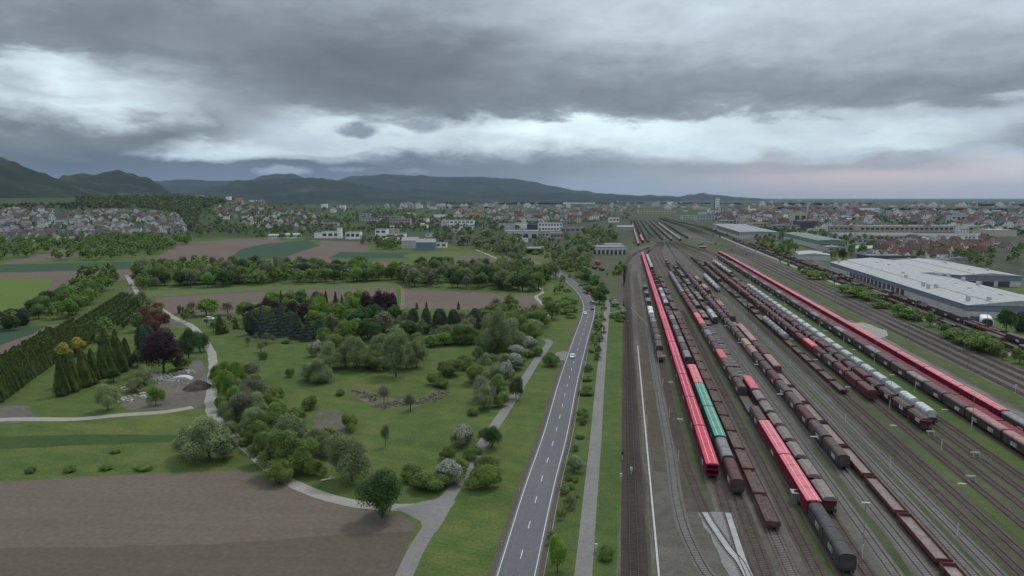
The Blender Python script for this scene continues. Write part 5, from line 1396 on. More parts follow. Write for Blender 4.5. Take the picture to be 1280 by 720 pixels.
hfill([(480, 254), (1290, 253), (1290, 260), (480, 262)], 170, ['white', 'cream', 'white'], ['grey', 'palegrey', 'brown', 'red'], 'far out on the plain', 40, 10, sc=(1.6, 3.6))
hfill([(640, 262), (1290, 260), (1290, 292), (1060, 290), (900, 286), (880, 268), (790, 264), (700, 284), (640, 284)], 170, ['white', 'cream', 'white', 'grey'], ['grey', 'palegrey', 'brown', 'darkred', 'dark'], 'across the far town', 18, 11, sc=(1.1, 2.0))
def building(px, py, wpx, hpx, dep, wc, rc, label, name='building', roof='flat', rz=0.0, win=0, rows=1, cat='building', band=None, z=None, doors=0, gd=0):
    """front wall centred on a pixel of the photograph; wpx, hpx as seen; dep metres deep"""
    x, y, g = G(px, py); zd = depth(x, y, g); w = wpx * zd / FPX; h = hpx * zd / FPX
    o = link(name, None, loc=(x, y, g), rz=rz); tag(o, label, cat)
    hw = w / 2; wh = h if roof == 'flat' else h * .72 if roof == 'gable' else h * .8
    link('wall', MB().use(WM_(wc)).box(-hw, hw, 0, dep, -3, wh).mesh('wall'), o)
    rm = RM_(rc)
    if roof == 'flat':
        m = MB().use(rm).box(-hw + .3, hw - .3, .3, dep - .3, wh - .3, wh + .05)
        for a in ((-hw - .1, hw + .1, -.1, .3), (-hw - .1, hw + .1, dep - .3, dep + .1), (-hw - .1, -hw + .3, .3, dep - .3), (hw - .3, hw + .1, .3, dep - .3)): m.box(*a, wh - .4, wh + .5)
        r = link('roof', m.mesh('roof'), o)
        if w > 25:
            m = MB().use(WM_('palegrey'))
            q = random.Random(label)
            for i in range(int(w / 14)):
                a = q.uniform(-hw + 3, hw - 5); b = q.uniform(3, max(4, dep - 4)); m.box(a, a + q.uniform(1.5, 3), b, b + 2, wh + .05, wh + q.uniform(1, 2.2))
            link('roof_vents', m.mesh('roof_vents'), r)
    elif roof == 'gable':      # ridge along x
        link('roof', MB().use(rm).prismx([(-.5, wh - .1), (dep / 2, h), (dep + .5, wh - .1), (dep + .5, wh - .4), (-.5, wh - .4)], -hw - .4, hw + .4).mesh('roof'), o)
    else:                      # ridge along y
        link('roof', MB().use(rm).prism([(-hw - .4, wh - .1), (0, h), (hw + .4, wh - .1), (hw + .4, wh - .4), (-hw - .4, wh - .4)], -.5, dep + .5).mesh('roof'), o)
    if band: link('fascia', MB().use(band).box(-hw - .05, hw + .05, -.06, -.003, wh * .55, wh - .45).mesh('fascia'), o)
    if win:
        for r_ in range(rows):
            za = wh * (r_ + .35) / rows; zb = wh * (r_ + .75) / rows
            for i in range(win):
                a = -hw + w * (i + .18) / win; b = -hw + w * (i + .82) / win
                link('window', MB().use(M_WIN).box(a, b, -.05, -.003, za, zb).mesh('window'), o)
    for i in range(doors):
        a = -hw + w * (i + .2) / doors; b = -hw + w * (i + .8) / doors
        link('door', MB().use(M_WIN).box(a, b, -.06, -.004, 0, wh * .6).mesh('door'), o)
    return o
B = building
# the big white roofed warehouses east of the yard, aligned with the yard
def hall(t0, t1, sa_, sb_, hw, hr, ngab, wc, rc, label, band=True):
    x, y = yard(sa_, t0); o = link('warehouse', None, loc=(x, y, 0), rz=-AY); tag(o, label, 'warehouse')
    W, L = t1 - t0, sb_ - sa_
    link('wall', MB().use(WM_('palegrey')).box(0, W, 0, L, -1, hw * .55).mesh('wall'), o)
    link('cladding', MB().use(WM_(wc)).box(-.06, W + .06, -.06, L + .06, hw * .55 + .002, hw).mesh('cladding'), o)
    m = MB().use(RM_(rc)); g = W / ngab
    for i in range(ngab):
        a = i * g; m.prism([(a - (.5 if i == 0 else 0), hw + .01), (a + g / 2, hr), (a + g + (.5 if i == ngab - 1 else 0), hw + .01)], -.5, L + .5)
    r = link('roof', m.mesh('roof'), o)
    for i in range(ngab):
        for f in (.25, .75):
            xx = i * g + g * f; z = (hw + hr) / 2
            link('skylight', MB().use(RM_('grey')).add([(xx - .6, 2, z + (-.6 if f < .5 else .6) * (hr - hw) / (g / 2) + .06), (xx + .6, 2, z + (.6 if f < .5 else -.6) * (hr - hw) / (g / 2) + .06), (xx + .6, L - 2, z + (.6 if f < .5 else -.6) * (hr - hw) / (g / 2) + .06), (xx - .6, L - 2, z + (-.6 if f < .5 else .6) * (hr - hw) / (g / 2) + .06)], [(0, 1, 2, 3)]).mesh('skylight'), r)
    q_ = random.Random(label)
    for i in range(int(L / 14)):
        a = q_.uniform(2, W - 4); b = q_.uniform(4, L - 6); link('roof_vent', MB().use(WM_('palegrey')).box(a, a + 1.6, b, b + 2.2, hw + .2, hr + .5).mesh('roof_vent'), r)
    if band:
        m = MB().use(mat('red_stripe', (.42, .06, .05), .6, .1, 1)); z = hw * .55
        m.box(-.14, W + .14, -.14, -.07, z - .12, z + .12); m.box(-.14, -.07, -.07, L, z - .12, z + .12); link('stripe', m.mesh('stripe'), o)
    return o, W, L
tW = KT(2.87)
sA = SY(397, tW); sB = SY(337, tW)
o, W, L = hall(tW, tW + 54, sA, sB, 7.2, 10.5, 1, 'bluegrey', 'white', 'long white roofed warehouse with blue grey walls and red stripe, right of the tracks')
for i in range(14):
    y = 90 + i * 8.5; link('loading_bay', MB().use(M_WIN).box(-.2, -.08, y, y + 5.5, 0, 3.8).mesh('loading_bay'), o)
for i in range(5): link('door', MB().use(M_WIN).box(50 + i * 8, 54 + i * 8, -.2, -.08, 0, 3.4).mesh('door'), o)
def xt(px, py): return inv(*P(px, py))
s2, t2 = xt(1276, 359); s3, t3 = xt(1110, 344)
o, W, L = hall(t2 - 86, t2, s2, s2 + 130, 8.5, 10.5, 2, 'bluegrey', 'white', 'second white roofed hall with blue grey fascia, behind the longest warehouse')
for i in range(7): link('loading_bay', MB().use(M_WIN).box(4 + i * 11, 12 + i * 11, -.2, -.08, 0, 4.2).mesh('loading_bay'), o)
o, W, L = hall(KT(3.74), KT(3.74) + 34, SY(312, KT(3.74)), SY(300.5, KT(3.74)), 12, 13.5, 1, 'green', 'green', 'tall pale green industrial hall with dark open front', False)
for i in range(3): link('gate', MB().use(M_WIN).box(2 + i * 11, 11 + i * 11, -.2, -.08, 0, 7).mesh('gate'), o)
o, W, L = hall(KT(2.78), KT(2.78) + 62, SY(299, KT(2.78)), SY(287, KT(2.78)), 12, 13, 1, 'grey', 'palegrey', 'big flat grey hall beside the line before the town centre', False)
for i in range(14): link('window', MB().use(M_WIN).box(-.2, -.08, 8 + i * 20, 18 + i * 20, 5, 11).mesh('window'), o)
# tent and container by the warehouse
x, y = P(1232, 403); o = link('storage_tent', None, loc=(x, y, 0), rz=R(-30)); tag(o, 'white round topped storage tent with open dark end beside the warehouse', 'tent')
link('cover', MB().use(M_WHITE).prism(arch(3.0, 0, 1.2, 3.8, 12), -9, 5).mesh('cover'), o); link('opening', MB().use(M_WIN).prism(arch(2.5, 0, 1.0, 3.2, 12), -9.08, -9.01).mesh('opening'), o)
x, y = P(1224, 401); o = link('shipping_container', None, loc=(x, y, 0), rz=R(-75)); tag(o, 'blue shipping container standing left of the white storage tent', 'container')
link('body', MB().use(mat('container_blue', (.04, .15, .28), .6, .2, 1)).box(-1.3, 1.3, -5, 5, .1, 2.7).mesh('body'), o)
m = MB().use(mat('container_blue', (.04, .15, .28)))
for i in range(16):
    for sx in (-1, 1): a, b = sorted((sx * 1.3, sx * 1.36)); m.box(a, b, -4.9 + i * .62, -4.6 + i * .62, .2, 2.6)
link('corrugation', m.mesh('corrugation'), o); link('roof', MB().use(RM_('red')).box(-1.4, 1.4, -5.1, 5.1, 2.7, 2.8).mesh('roof'), o)
for i in range(9):
    x, y = P(1243 + i * 4.2, 370 + i * .7); o = link('lorry', None, loc=(x, y, 0), rz=R(20)); tag(o, 'lorry parked between the warehouses, ' + ordn(i + 1) + ' from the left', 'lorry', 'lorries between the warehouses')
    link('box_body', MB().use(M_WHITE if i % 3 else WM_('blue')).box(-1.25, 1.25, -3, 5, 1, 3.8).mesh('box_body'), o); link('cab', MB().use(M_WHITE).box(-1.2, 1.2, -5.2, -3.2, .6, 3.2).mesh('cab'), o)
    link('windscreen', MB().use(M_GLASS).box(-1.1, 1.1, -5.25, -5.2, 1.8, 2.8).mesh('windscreen'), o); link('wheel', MB().use(M_MARK).box(-1.2, 1.2, -4.6, -3.8, 0, .9).box(-1.2, 1.2, 2, 4, 0, .9).mesh('wheel'), o)

# right hand industry, near to far
B(1018, 326, 36, 9, 45, 'palegrey', 'white', 'low hall with bright white roof in front of the green hall', roof='ridge', rz=-.3)
B(1083, 317, 28, 9, 25, 'palegrey', 'white', 'white pitched shed right of the green hall', roof='gable')
B(1080, 312, 24, 4, 20, 'palegrey', 'white', 'narrow white roof strip behind the white pitched shed')
B(1115, 327, 60, 7, 25, 'dark', 'grey', 'low dark flat building behind the white roofed warehouse')
B(1140, 331, 40, 6, 14, 'blue', 'grey', 'blue walled low building touching the warehouse row'); B(1172, 329, 44, 4, 14, 'grey', 'palegrey', 'low grey flat building before the red roofed houses')
B(1190, 326, 38, 3, 8, 'blue', 'palegrey', 'narrow bright blue canopy below the red roofed houses')
B(1100, 301, 105, 9, 60, 'palegrey', 'grey', 'very long grey roofed factory hall behind the estate', win=18, roof='gable')
B(1180, 299, 120, 6, 60, 'white', 'grey', 'long low white works hall right of the grey factory', roof='gable')
B(1155, 290, 160, 7, 50, 'beige', 'palegrey', 'long pale hall with a row of trees before it', win=26)
B(1060, 289, 70, 6, 40, 'beige', 'grey', 'grey hall with green patch left of the long pale hall', win=12)
B(1120, 288, 60, 4, 40, 'palegrey', 'white', 'low white roofs with red mark left of the pale hall')
B(1255, 296, 32, 8, 50, 'cream', 'white', 'cream walled warehouse at the right side'); B(1265, 288, 20, 4, 40, 'white', 'palegrey', 'small white hall behind the cream warehouse')
B(1198, 279, 17, 10, 25, 'palegrey', 'palegrey', 'tall pale grain silo block rising over the right suburb', win=3, rows=1); B(1203, 277, 6, 11, 15, 'cream', 'palegrey', 'narrow lift tower on the grain silo block')
B(1186, 274, 4, 10, 10, 'grey', 'grey', 'thin grey tower block left of the grain silo'); B(1144, 277, 15, 6, 18, 'white', 'grey', 'white apartment block with dark window left of the silo', win=3, rows=2)
B(1218, 280, 20, 5, 15, 'pink', 'darkred', 'row of gabled houses right of the grain silo', roof='gable'); B(1234, 276, 24, 4, 20, 'cream', 'grey', 'cream block at far right behind the silo')
B(1140, 266, 26, 3, 30, 'white', 'orange', 'long low building with bright orange roof'); B(1088, 264, 24, 4, 30, 'white', 'palegrey', 'pale factory left of the orange roof')
B(1068, 262, 7, 9, 22, 'pink', 'brown', 'reddish high rise block in the far town'); B(1077, 274, 8, 10, 20, 'brick', 'brown', 'dark brick tower block in the town'); B(1037, 273, 9, 9, 20, 'brick', 'grey', 'dark brown block right of the chimney'); B(1117, 260, 9, 3, 20, 'white', 'white', 'small white block far right, leftmost of three'); B(1136, 260, 7, 3, 20, 'white', 'white', 'small white block far right, middle of three'); B(1153, 260, 6, 4, 20, 'white', 'white', 'small white block far right, rightmost of three')
B(1000, 281, 16, 15, 30, 'cream', 'palegrey', 'cream factory block with dark panel in the town', win=2, rows=1); B(990, 278, 12, 10, 30, 'white', 'grey', 'white block left of the cream factory', win=3, rows=2); B(1010, 288, 24, 11, 30, 'dark', 'dark', 'dark clad factory in front of the chimney', win=4); B(1015, 276, 12, 7, 30, 'white', 'grey', 'white works building right of the chimney foot', win=3, rows=2)
B(973, 283, 6, 10, 15, 'white', 'darkred', 'white gabled house in the town left of the factory', roof='ridge'); B(1020, 268, 12, 6, 20, 'pink', 'red', 'red roofed block behind the chimney', win=4, rows=2); B(1018, 289, 10, 3, 12, 'white', 'palegrey', 'small white roofed shed in trees behind the green hall', roof='ridge', rz=.4)
o = B(1009, 275, 1.6, 22, 4, 'palegrey', 'palegrey', 'slim white factory chimney rising over the town', name='chimney', cat='chimney')
o = B(897, 261, 4.5, 14, 14, 'white', 'grey', 'tall white residential tower standing out on the horizon', name='tower_block', win=3, rows=5, cat='tower'); o = B(893, 260, 3, 13, 14, 'bluegrey', 'grey', 'darker half of the tall tower, on its left', cat='tower')
x, y, g = G(936, 266); zd = depth(x, y); u = zd / FPX
o = link('church', None, loc=(x, y, 0)); tag(o, 'white church tower with pointed spire left of the town factory', 'church')
link('tower', MB().use(WM_('white')).box(-.9 * u, .9 * u, -.9 * u, .9 * u, 0, 9 * u).mesh('tower'), o)
link('spire', MB().use(RM_('grey')).add([(-u, -u, 9 * u), (u, -u, 9 * u), (u, u, 9 * u), (-u, u, 9 * u), (0, 0, 14 * u)], [(0, 1, 4), (1, 2, 4), (2, 3, 4), (3, 0, 4)]).mesh('spire'), o)
link('nave', MB().use(WM_('cream')).prismx([(-1.5 * u, 0), (-1.5 * u, 3 * u), (0, 5 * u), (1.5 * u, 3 * u), (1.5 * u, 0)], u, 9 * u).mesh('nave'), o)
B(920, 281, 44, 5, 40, 'beige', 'palegrey', 'long pale building beyond the flat grey hall', win=10, rows=2); B(933, 273, 16, 5, 25, 'white', 'red', 'white block with red roof in the town centre', win=4, roof='gable'); B(882, 277, 22, 7, 25, 'palegrey', 'palegrey', 'white blocky building right of the station tracks', win=6, rows=2)
B(940, 286, 28, 5, 30, 'white', 'palegrey', 'white roofed market hall with red sign panel', band=mat('orange_panel', (.45, .12, .06), .7, .1, 1)); B(862, 275, 17, 5, 30, 'palegrey', 'white', 'white office block at the end of the station tracks', win=5, rows=2)
B(820, 267, 44, 5, 25, 'yellow', 'palegrey', 'long yellowish station building across the end of the tracks', win=12, rows=2); B(838, 257, 7, 5, 20, 'white', 'white', 'bright white cube building on the far plain'); B(820, 258, 10, 5, 20, 'palegrey', 'grey', 'pale domed works on the far plain', roof='gable'); B(726, 256, 36, 2.6, 60, 'white', 'white', 'very long low white hall far on the plain'); B(708, 256, 8, 3, 30, 'white', 'white', 'small white hall left of the long far hall')
B(876, 262, 18, 3, 20, 'cream', 'orange', 'orange roofed church hall right of the yellow building', roof='gable'); B(768, 278, 12, 6, 25, 'white', 'palegrey', 'small white depot building left of the far station', win=3)
B(782, 288, 20, 6, 30, 'grey', 'palegrey', 'pale roofed depot shed left of the far tracks', roof='gable'); B(762, 318, 42, 9, 30, 'palegrey', 'palegrey', 'low grey depot with many doors left of the far throat', doors=8); B(768, 311, 22, 5, 20, 'white', 'white', 'white roofed annex behind the grey depot')
# centre: office complex
B(652, 298, 42, 9, 40, 'palegrey', 'palegrey', 'white office wing with dark tall windows at left', doors=4); B(634, 287, 20, 7, 30, 'palegrey', 'grey', 'square grey block at the left of the office complex'); B(652, 286, 16, 7, 30, 'white', 'palegrey', 'white block in the middle of the office complex'); B(666, 288, 14, 7, 30, 'dark', 'dark', 'dark glazed block in the office complex')
B(688, 289, 30, 10, 30, 'white', 'palegrey', 'largest white office block with rows of windows', win=8, rows=2); B(668, 297, 46, 6, 25, 'palegrey', 'grey', 'long low grey wing before the white office block', win=10); B(696, 299, 16, 8, 25, 'beige', 'palegrey', 'pale wing at the right end of the office complex', win=4); B(716, 291, 30, 6, 25, 'grey', 'grey', 'grey annex right of the white office block', win=5)
B(644, 303, 32, 4, 20, 'white', 'white', 'low bright white canopy roof before the office complex')
# road bridge portal / concrete frame
x, y, g = G(663, 317); zd = depth(x, y); u = zd / FPX
o = link('concrete_portal', None, loc=(x, y, 0)); tag(o, 'grey concrete portal with dark opening by the start of the road', 'bridge')
for sx in (-1, 1): link('pier', MB().use(WM_('grey')).box(sx * 15 * u - 1.8 * u, sx * 15 * u + 1.8 * u, 0, 8, 0, 8.5 * u).mesh('pier'), o)
link('beam', MB().use(WM_('palegrey')).box(-13.2 * u, 13.2 * u, 0, 8, 5.4 * u, 7.6 * u).mesh('beam'), o); link('wall', MB().use(WM_('dark')).box(-13.2 * u, 13.2 * u, 7, 8, 0, 5.4 * u).mesh('wall'), o)
B(696, 315, 12, 5, 14, 'dark', 'dark', 'small dark shed right of the concrete portal')
# left centre: school, sheds, greenhouse
B(512, 311, 20, 14, 22, 'palegrey', 'palegrey', 'tall pale grey shed with pitched roof by the crop field', roof='gable'); B(532, 313, 24, 14, 20, 'bluegrey', 'palegrey', 'dark blue grey shed with pale roof and four light strips', roof='gable')
xx = None
B(491, 305, 18, 9, 20, 'white', 'dark', 'low white building with dark window band behind the copse', win=1, rows=2); B(476, 300, 14, 13, 22, 'white', 'palegrey', 'stepped white building left of the grey sheds', win=2, rows=2); B(495, 298, 22, 6, 20, 'white', 'grey', 'white annex behind the grey sheds', win=2); B(484, 291, 26, 4, 20, 'beige', 'tan', 'beige flat building with green roof behind sheds')
B(551, 310, 14, 6, 16, 'white', 'palegrey', 'small white building right of the dark blue shed', win=2); B(441, 299, 18, 9, 18, 'white', 'palegrey', 'white two part building at the field edge', win=3); B(452, 299, 8, 4, 10, 'palegrey', 'grey', 'small pale annex of the field edge building'); B(413, 298, 22, 8, 20, 'white', 'white', 'white farm building behind small trees', win=3); B(424, 298, 5, 13, 10, 'white', 'white', 'narrow white tower at the farm building'); B(398, 298, 10, 7, 15, 'white', 'palegrey', 'small white block left of the farm building')
B(362, 298, 22, 6, 18, 'white', 'white', 'long glass greenhouse with white roof at the field edge', name='greenhouse', cat='greenhouse', win=8, roof='gable'); B(343, 298, 16, 5, 16, 'white', 'white', 'second greenhouse left of the long one', name='greenhouse', cat='greenhouse', win=6, roof='gable'); B(370, 288, 18, 4, 18, 'grey', 'grey', 'grey flat roof between trees behind the greenhouses'); B(405, 283, 34, 4, 18, 'beige', 'palegrey', 'low pale school wing below the terraces', win=8)
B(500, 281, 26, 7, 20, 'pink', 'palegrey', 'pinkish school block with flat roof', win=7, rows=2); B(462, 278, 26, 5, 20, 'palegrey', 'grey', 'long pale school block left of the pinkish one', win=7, rows=2); B(479, 275, 12, 5, 18, 'grey', 'grey', 'grey block between the two school blocks', win=3); B(572, 285, 40, 9, 40, 'white', 'palegrey', 'large pale industrial building with roof structures', win=8, rows=2); B(556, 287, 6, 9, 12, 'palegrey', 'palegrey', 'pale silo tower left of the industrial building'); B(545, 277, 22, 3, 20, 'palegrey', 'palegrey', 'low pale roof left of the industrial building'); B(577, 271, 26, 3, 20, 'white', 'red', 'red roofed school behind the industrial building', roof='gable'); B(594, 272, 22, 5, 20, 'brick', 'orange', 'orange roofed building right of the red school', roof='gable')
B(550, 272, 16, 4, 20, 'white', 'palegrey', 'white pavilion on the far side of the trees'); B(541, 296, 18, 4, 12, 'white', 'palegrey', 'small white house in trees behind the copse', win=3); B(580, 287, 26, 4, 12, 'white', 'white', 'low white annex before the industrial building')
B(245, 249, 14, 5, 20, 'cream', 'tan', 'cream coloured villa block on the wooded hilltop', win=4, rows=2); B(257, 248, 5, 2.5, 12, 'cream', 'brown', 'small cream house right of the hilltop villa', roof='gable'); B(268, 247, 7, 2.5, 12, 'white', 'brown', 'white house second right of the hilltop villa', roof='gable')
B(227, 284, 10, 3, 12, 'brick', 'red', 'red roofed farmhouse at the right end of the village', roof='gable'); B(215, 278, 14, 5, 18, 'grey', 'grey', 'grey hall at the right end of the village'); B(155, 267, 20, 4, 18, 'grey', 'palegrey', 'long grey school roof in the village'); B(14, 264, 14, 4, 18, 'grey', 'palegrey', 'pale pitched hall at the left top of the village', roof='gable')
B(25, 292, 14, 7, 14, 'dark', 'dark', 'dark flat block in the left front of the village'); B(285, 253, 5, 7, 14, 'white', 'white', 'white tall house left of the hilltop wood'); B(298, 255, 5, 7, 14, 'white', 'palegrey', 'white curved apartment on the hilltop'); B(316, 253, 8, 3, 14, 'white', 'grey', 'white villa right of the curved apartment'); B(405, 260, 7, 5, 14, 'white', 'white', 'white house standing above the trees on the right hilltop'); B(428, 263, 7, 6, 14, 'white', 'white', 'white block with stepped top on the right hilltop')
def bfill(poly, n, zone, seed, wr=(18, 60), hr_=(6, 13)):
    rng = random.Random(seed); xs = [p[0] for p in poly]; ys = [p[1] for p in poly]; got = []; tr = 0
    while len(got) < n and tr < n * 80:
        tr += 1; a, b = rng.uniform(min(xs), max(xs)), rng.uniform(min(ys), max(ys))
        if not inpoly(a, b, poly): continue
        x, y, g = G(a, b); w = rng.uniform(*wr) * (.6 + .4 * rng.random())
        if any((x - q[0]) ** 2 + (y - q[1]) ** 2 < ((w + q[2]) * .42) ** 2 for q in got): continue
        got.append((x, y, w)); zd = depth(x, y, g); wc = rng.choice(['white', 'white', 'palegrey', 'cream', 'beige', 'grey']); rc = rng.choice(['palegrey', 'grey', 'white', 'palegrey', 'brown', 'tan'])
        h = rng.uniform(*hr_); o = building(a, b, w * FPX / zd, h * FPX / zd, rng.uniform(12, 30), wc, rc, 'x', roof=rng.choice(['flat', 'flat', 'gable']), rz=rng.uniform(-.35, .25), win=3 if w < 30 else 5, rows=1 if h < 8 else 2)
        THINGS.pop(); tag(o, '%s block with %s roof %s' % ({'palegrey': 'pale grey'}.get(wc, wc), {'palegrey': 'pale grey'}.get(rc, rc), zone), 'building', 'blocks ' + zone, 1)
bfill([(600, 262), (780, 257), (770, 283), (700, 283), (620, 276)], 36, 'behind the white offices', 1)
bfill([(860, 266), (960, 258), (1100, 258), (1060, 284), (980, 290), (905, 284)], 58, 'in the town centre', 2)
bfill([(1060, 262), (1290, 260), (1290, 284), (1180, 276), (1060, 284)], 40, 'in the far right suburb', 3)
bfill([(1030, 300), (1060, 296), (1290, 300), (1290, 312), (1100, 308), (1050, 322)], 16, 'among trees by the estate', 4, (14, 34), (4, 8))
bfill([(440, 272), (620, 262), (620, 285), (560, 292), (450, 284)], 16, 'left of the offices', 5, (14, 40), (5, 10))

# ------------------------------------------------------------------ small things in the dirt yard
M_RUB = mat('rubble', (.34, .33, .31), .9, .25, 1)
rng = random.Random(9)
for (px, py, r, lb) in ((228, 474, 1.5, 'pale tarpaulin covered heap in the dirt yard'),):
    x, y = P(px, py); o = link('covered_heap', MB().use(WM_('palegrey')).prism([(-3.6, 0), (-3.0, .7), (-1, 1.3), (1.6, 1.2), (3.1, .5), (3.6, 0)], -1.6, 1.6).mesh('covered_heap'), loc=(x, y, 0), rz=.1); tag(o, lb, 'heap')
def mound(px, py, w, l, h, m, label, seed):
    x, y = P(px, py); mb = MB().use(m); n = 14
    for i in range(n + 1):
        for j in range(n + 1):
            u, v = i / n * 2 - 1, j / n * 2 - 1; q = max(0, 1 - u * u - v * v)
            mb.v.append((u * w, v * l, h * q ** .7 * (1 + .6 * mnoise.noise(Vector((u * 3, v * 3, seed)))) - .05))
    for i in range(n):
        for j in range(n): o_ = i * (n + 1) + j; mb.f.append([o_, o_ + n + 1, o_ + n + 2, o_ + 1]); mb.m.append(0)
    o = link('earth_mound', mb.mesh('earth_mound'), loc=(x, y, .03)); tag(o, label, 'mound')
mound(247, 485, 4.6, 5, 2.2, groundmat('dark_earth', [(.3, (.05, .042, .035)), (.7, (.09, .078, .066))], big=.3, small=1, mix=.5), 'dark earth mound in the dirt yard beside the gravel track', 2)
mound(210, 482, 5, 5, 1.0, dirt, 'low gravel mound left of the dark earth mound', 5); mound(238, 397, 4, 3, 2.2, bark, 'dark wood pile by the garden hedge right of the track', 7)
mb = MB().use(M_RUB)
for (cx, cy, rx, ry, n) in ((200, 472, 14, 5, 130), (165, 486, 10, 4, 60), (180, 495, 6, 3, 40), (236, 464, 8, 3, 50), (158, 500, 10, 4, 50), (215, 478, 10, 4, 60)):
    for i in range(n):
        x, y = P(cx + rng.gauss(0, rx * .5), cy + rng.gauss(0, ry * .5)); s = rng.uniform(.15, .6); a = rng.uniform(0, 3)
        vs = [(x + s * rng.uniform(.7, 1.3) * math.cos(a + q * 1.57), y + s * rng.uniform(.7, 1.3) * math.sin(a + q * 1.57), z) for z in (0, s * rng.uniform(.5, 1.1)) for q in range(4)]
        mb.add(vs, [(0, 1, 5, 4), (1, 2, 6, 5), (2, 3, 7, 6), (3, 0, 4, 7), (4, 5, 6, 7)])
struct('rubble', mb.mesh('rubble'), 'stuff')
REED = leafmat('reed_leaves', (.2, .18, .12), (.3, .27, .19), 0)
# rough grass tufts that break the lawn surface
def tufts(name, poly, n, hgt, m, seed):
    r = random.Random(seed); out = []; xs = [p[0] for p in poly]; ys = [p[1] for p in poly]
    while len(out) < n:
        a, b = r.uniform(min(xs), max(xs)), r.uniform(min(ys), max(ys))
        if not inpoly(a, b, poly): continue
        x, y = P(a, b)
        if mnoise.noise(Vector((x * .05, y * .05, seed))) < -.05: continue
        h = r.uniform(.3, 1) * hgt; out.append((x, y, 0, h, h * 1.3))
    clump_mass(name, out, m, 9, 9.0, seed)
tufts('reeds', [(435, 487), (480, 497), (520, 500), (545, 484), (562, 490), (548, 502), (478, 512)], 260, .7, REED, 43)

# the trees and houses that show largest become things; the far rest becomes one mass
cnt_ = defaultdict(int)
for o, rk in THINGS: cnt_[o.name.split('.')[0]] += 1
rest = []
for q, x, y, z, spc, h, zone in sorted(PEND, reverse=True):
    if cnt_[NAMES[spc]] < 295: cnt_[NAMES[spc]] += 1; tree(x, y, z, spc, h, None, None, zone)
    else: rest.append((x, y, z, h, h * .55))
print('rest trees', len(rest))
if rest: clump_mass('distant_trees', rest, LM['broad'], 150, 1.9, 77)
HPEND.sort(reverse=True)
for q, x, y, z, wc, rc, rz, zone, sc in HPEND[:292]: house(x, y, z, wc, rc, rz, zone, sc)
mb = MB()
for q, x, y, z, wc, rc, rz, zone, sc in HPEND[292:]:
    for me in houseproto(wc, rc, 0):
        o_ = len(mb.v); c, s_ = math.cos(rz) * sc, math.sin(rz) * sc
        mb.v += [(x + v.co.x * c - v.co.y * s_, y + v.co.x * s_ + v.co.y * c, z + v.co.z * sc) for v in me.vertices]
        for p in me.polygons: mb.use(me.materials[p.material_index]); mb.f.append([i + o_ for i in p.vertices]); mb.m.append(mb.cur)
print('rest houses', len(HPEND) - 292)
if mb.f: struct('distant_houses', mb.mesh('distant_houses'), 'stuff')

# ------------------------------------------------------------------ labels that single things out
sets = defaultdict(list)
for o, rk in THINGS:
    if rk: sets[o['label']].append(o)
for lb, os_ in sets.items():
    if len(os_) < 2: continue
    os_.sort(key=lambda o: math.atan2(o.location.x, o.location.y))
    for i, o in enumerate(os_): o['label'] = lb + ', ' + ordn(i + 1) + ' from left'
for o, rk in THINGS:
    n_ = len(o['label'].replace(',', ' ').split())
    if n_ > 16 or n_ < 4: print('LABEL', n_, o['label'])

# ------------------------------------------------------------------ haze
haze = bpy.data.materials.new('haze'); haze.use_nodes = True
N = haze.node_tree.nodes; Lk = haze.node_tree.links; N.remove(N['Principled BSDF'])
pv = N.new('ShaderNodeVolumePrincipled'); pv.inputs['Color'].default_value = (.52, .72, 1.0, 1); pv.inputs['Density'].default_value = 2.1e-5; pv.inputs['Anisotropy'].default_value = 0
Lk.new(pv.outputs[0], N['Material Output'].inputs['Volume'])
o = struct('haze', MB().box(-46000, 46000, -500, 43000, -8, 900).mesh('haze', haze), 'stuff')

# ------------------------------------------------------------------ sky
w = bpy.data.worlds.new('World'); scene.world = w; w.use_nodes = True
t = w.node_tree; N = t.nodes; Lk = t.links; bg = N['Background']
def node(k, **kw):
    n = N.new(k)
    for a, b in kw.items(): setattr(n, a, b)
    return n
def math_(op, a, b=None, c=None, clamp=False):
    n = node('ShaderNodeMath', operation=op, use_clamp=clamp)
    for i, v in enumerate((a, b, c)):
        if v is None: continue
        if isinstance(v, (int, float)): n.inputs[i].default_value = v
        else: Lk.new(v, n.inputs[i])
    return n.outputs[0]
SUN_EL, SUN_AZ = R(58), R(35)
nish = node('ShaderNodeTexSky', sky_type='NISHITA', sun_disc=False); nish.sun_elevation = SUN_EL; nish.sun_rotation = SUN_AZ
tc = node('ShaderNodeTexCoord'); sep = node('ShaderNodeSeparateXYZ'); Lk.new(tc.outputs['Generated'], sep.inputs[0])
el0 = math_('ARCSINE', sep.outputs[2]); az0 = math_('ARCTAN2', sep.outputs[0], sep.outputs[1])
def cloudnoise(sx, sy, sc, det, rough, off=0, dist=0.0):
    c = node('ShaderNodeCombineXYZ'); Lk.new(math_('MULTIPLY', az0, sx), c.inputs[0]); Lk.new(math_('MULTIPLY', el0, sy), c.inputs[1]); c.inputs[2].default_value = off
    n = node('ShaderNodeTexNoise'); n.inputs['Scale'].default_value = sc; n.inputs['Detail'].default_value = det; n.inputs['Roughness'].default_value = rough; n.inputs['Distortion'].default_value = dist
    Lk.new(c.outputs[0], n.inputs['Vector']); return n.outputs['Fac']
n1 = cloudnoise(1, 3.2, 8, 8, .6, 0, .25); n2 = cloudnoise(1, 3, 5, 5, .55, 4); n3 = cloudnoise(1, 3.2, 9, 8, .58, 9, .35); n4 = cloudnoise(1, 2.0, 22, 8, .62, 15, .2)
att = math_('MULTIPLY', math_('SUBTRACT', el0, R(.3)), 1 / R(4), clamp=True)
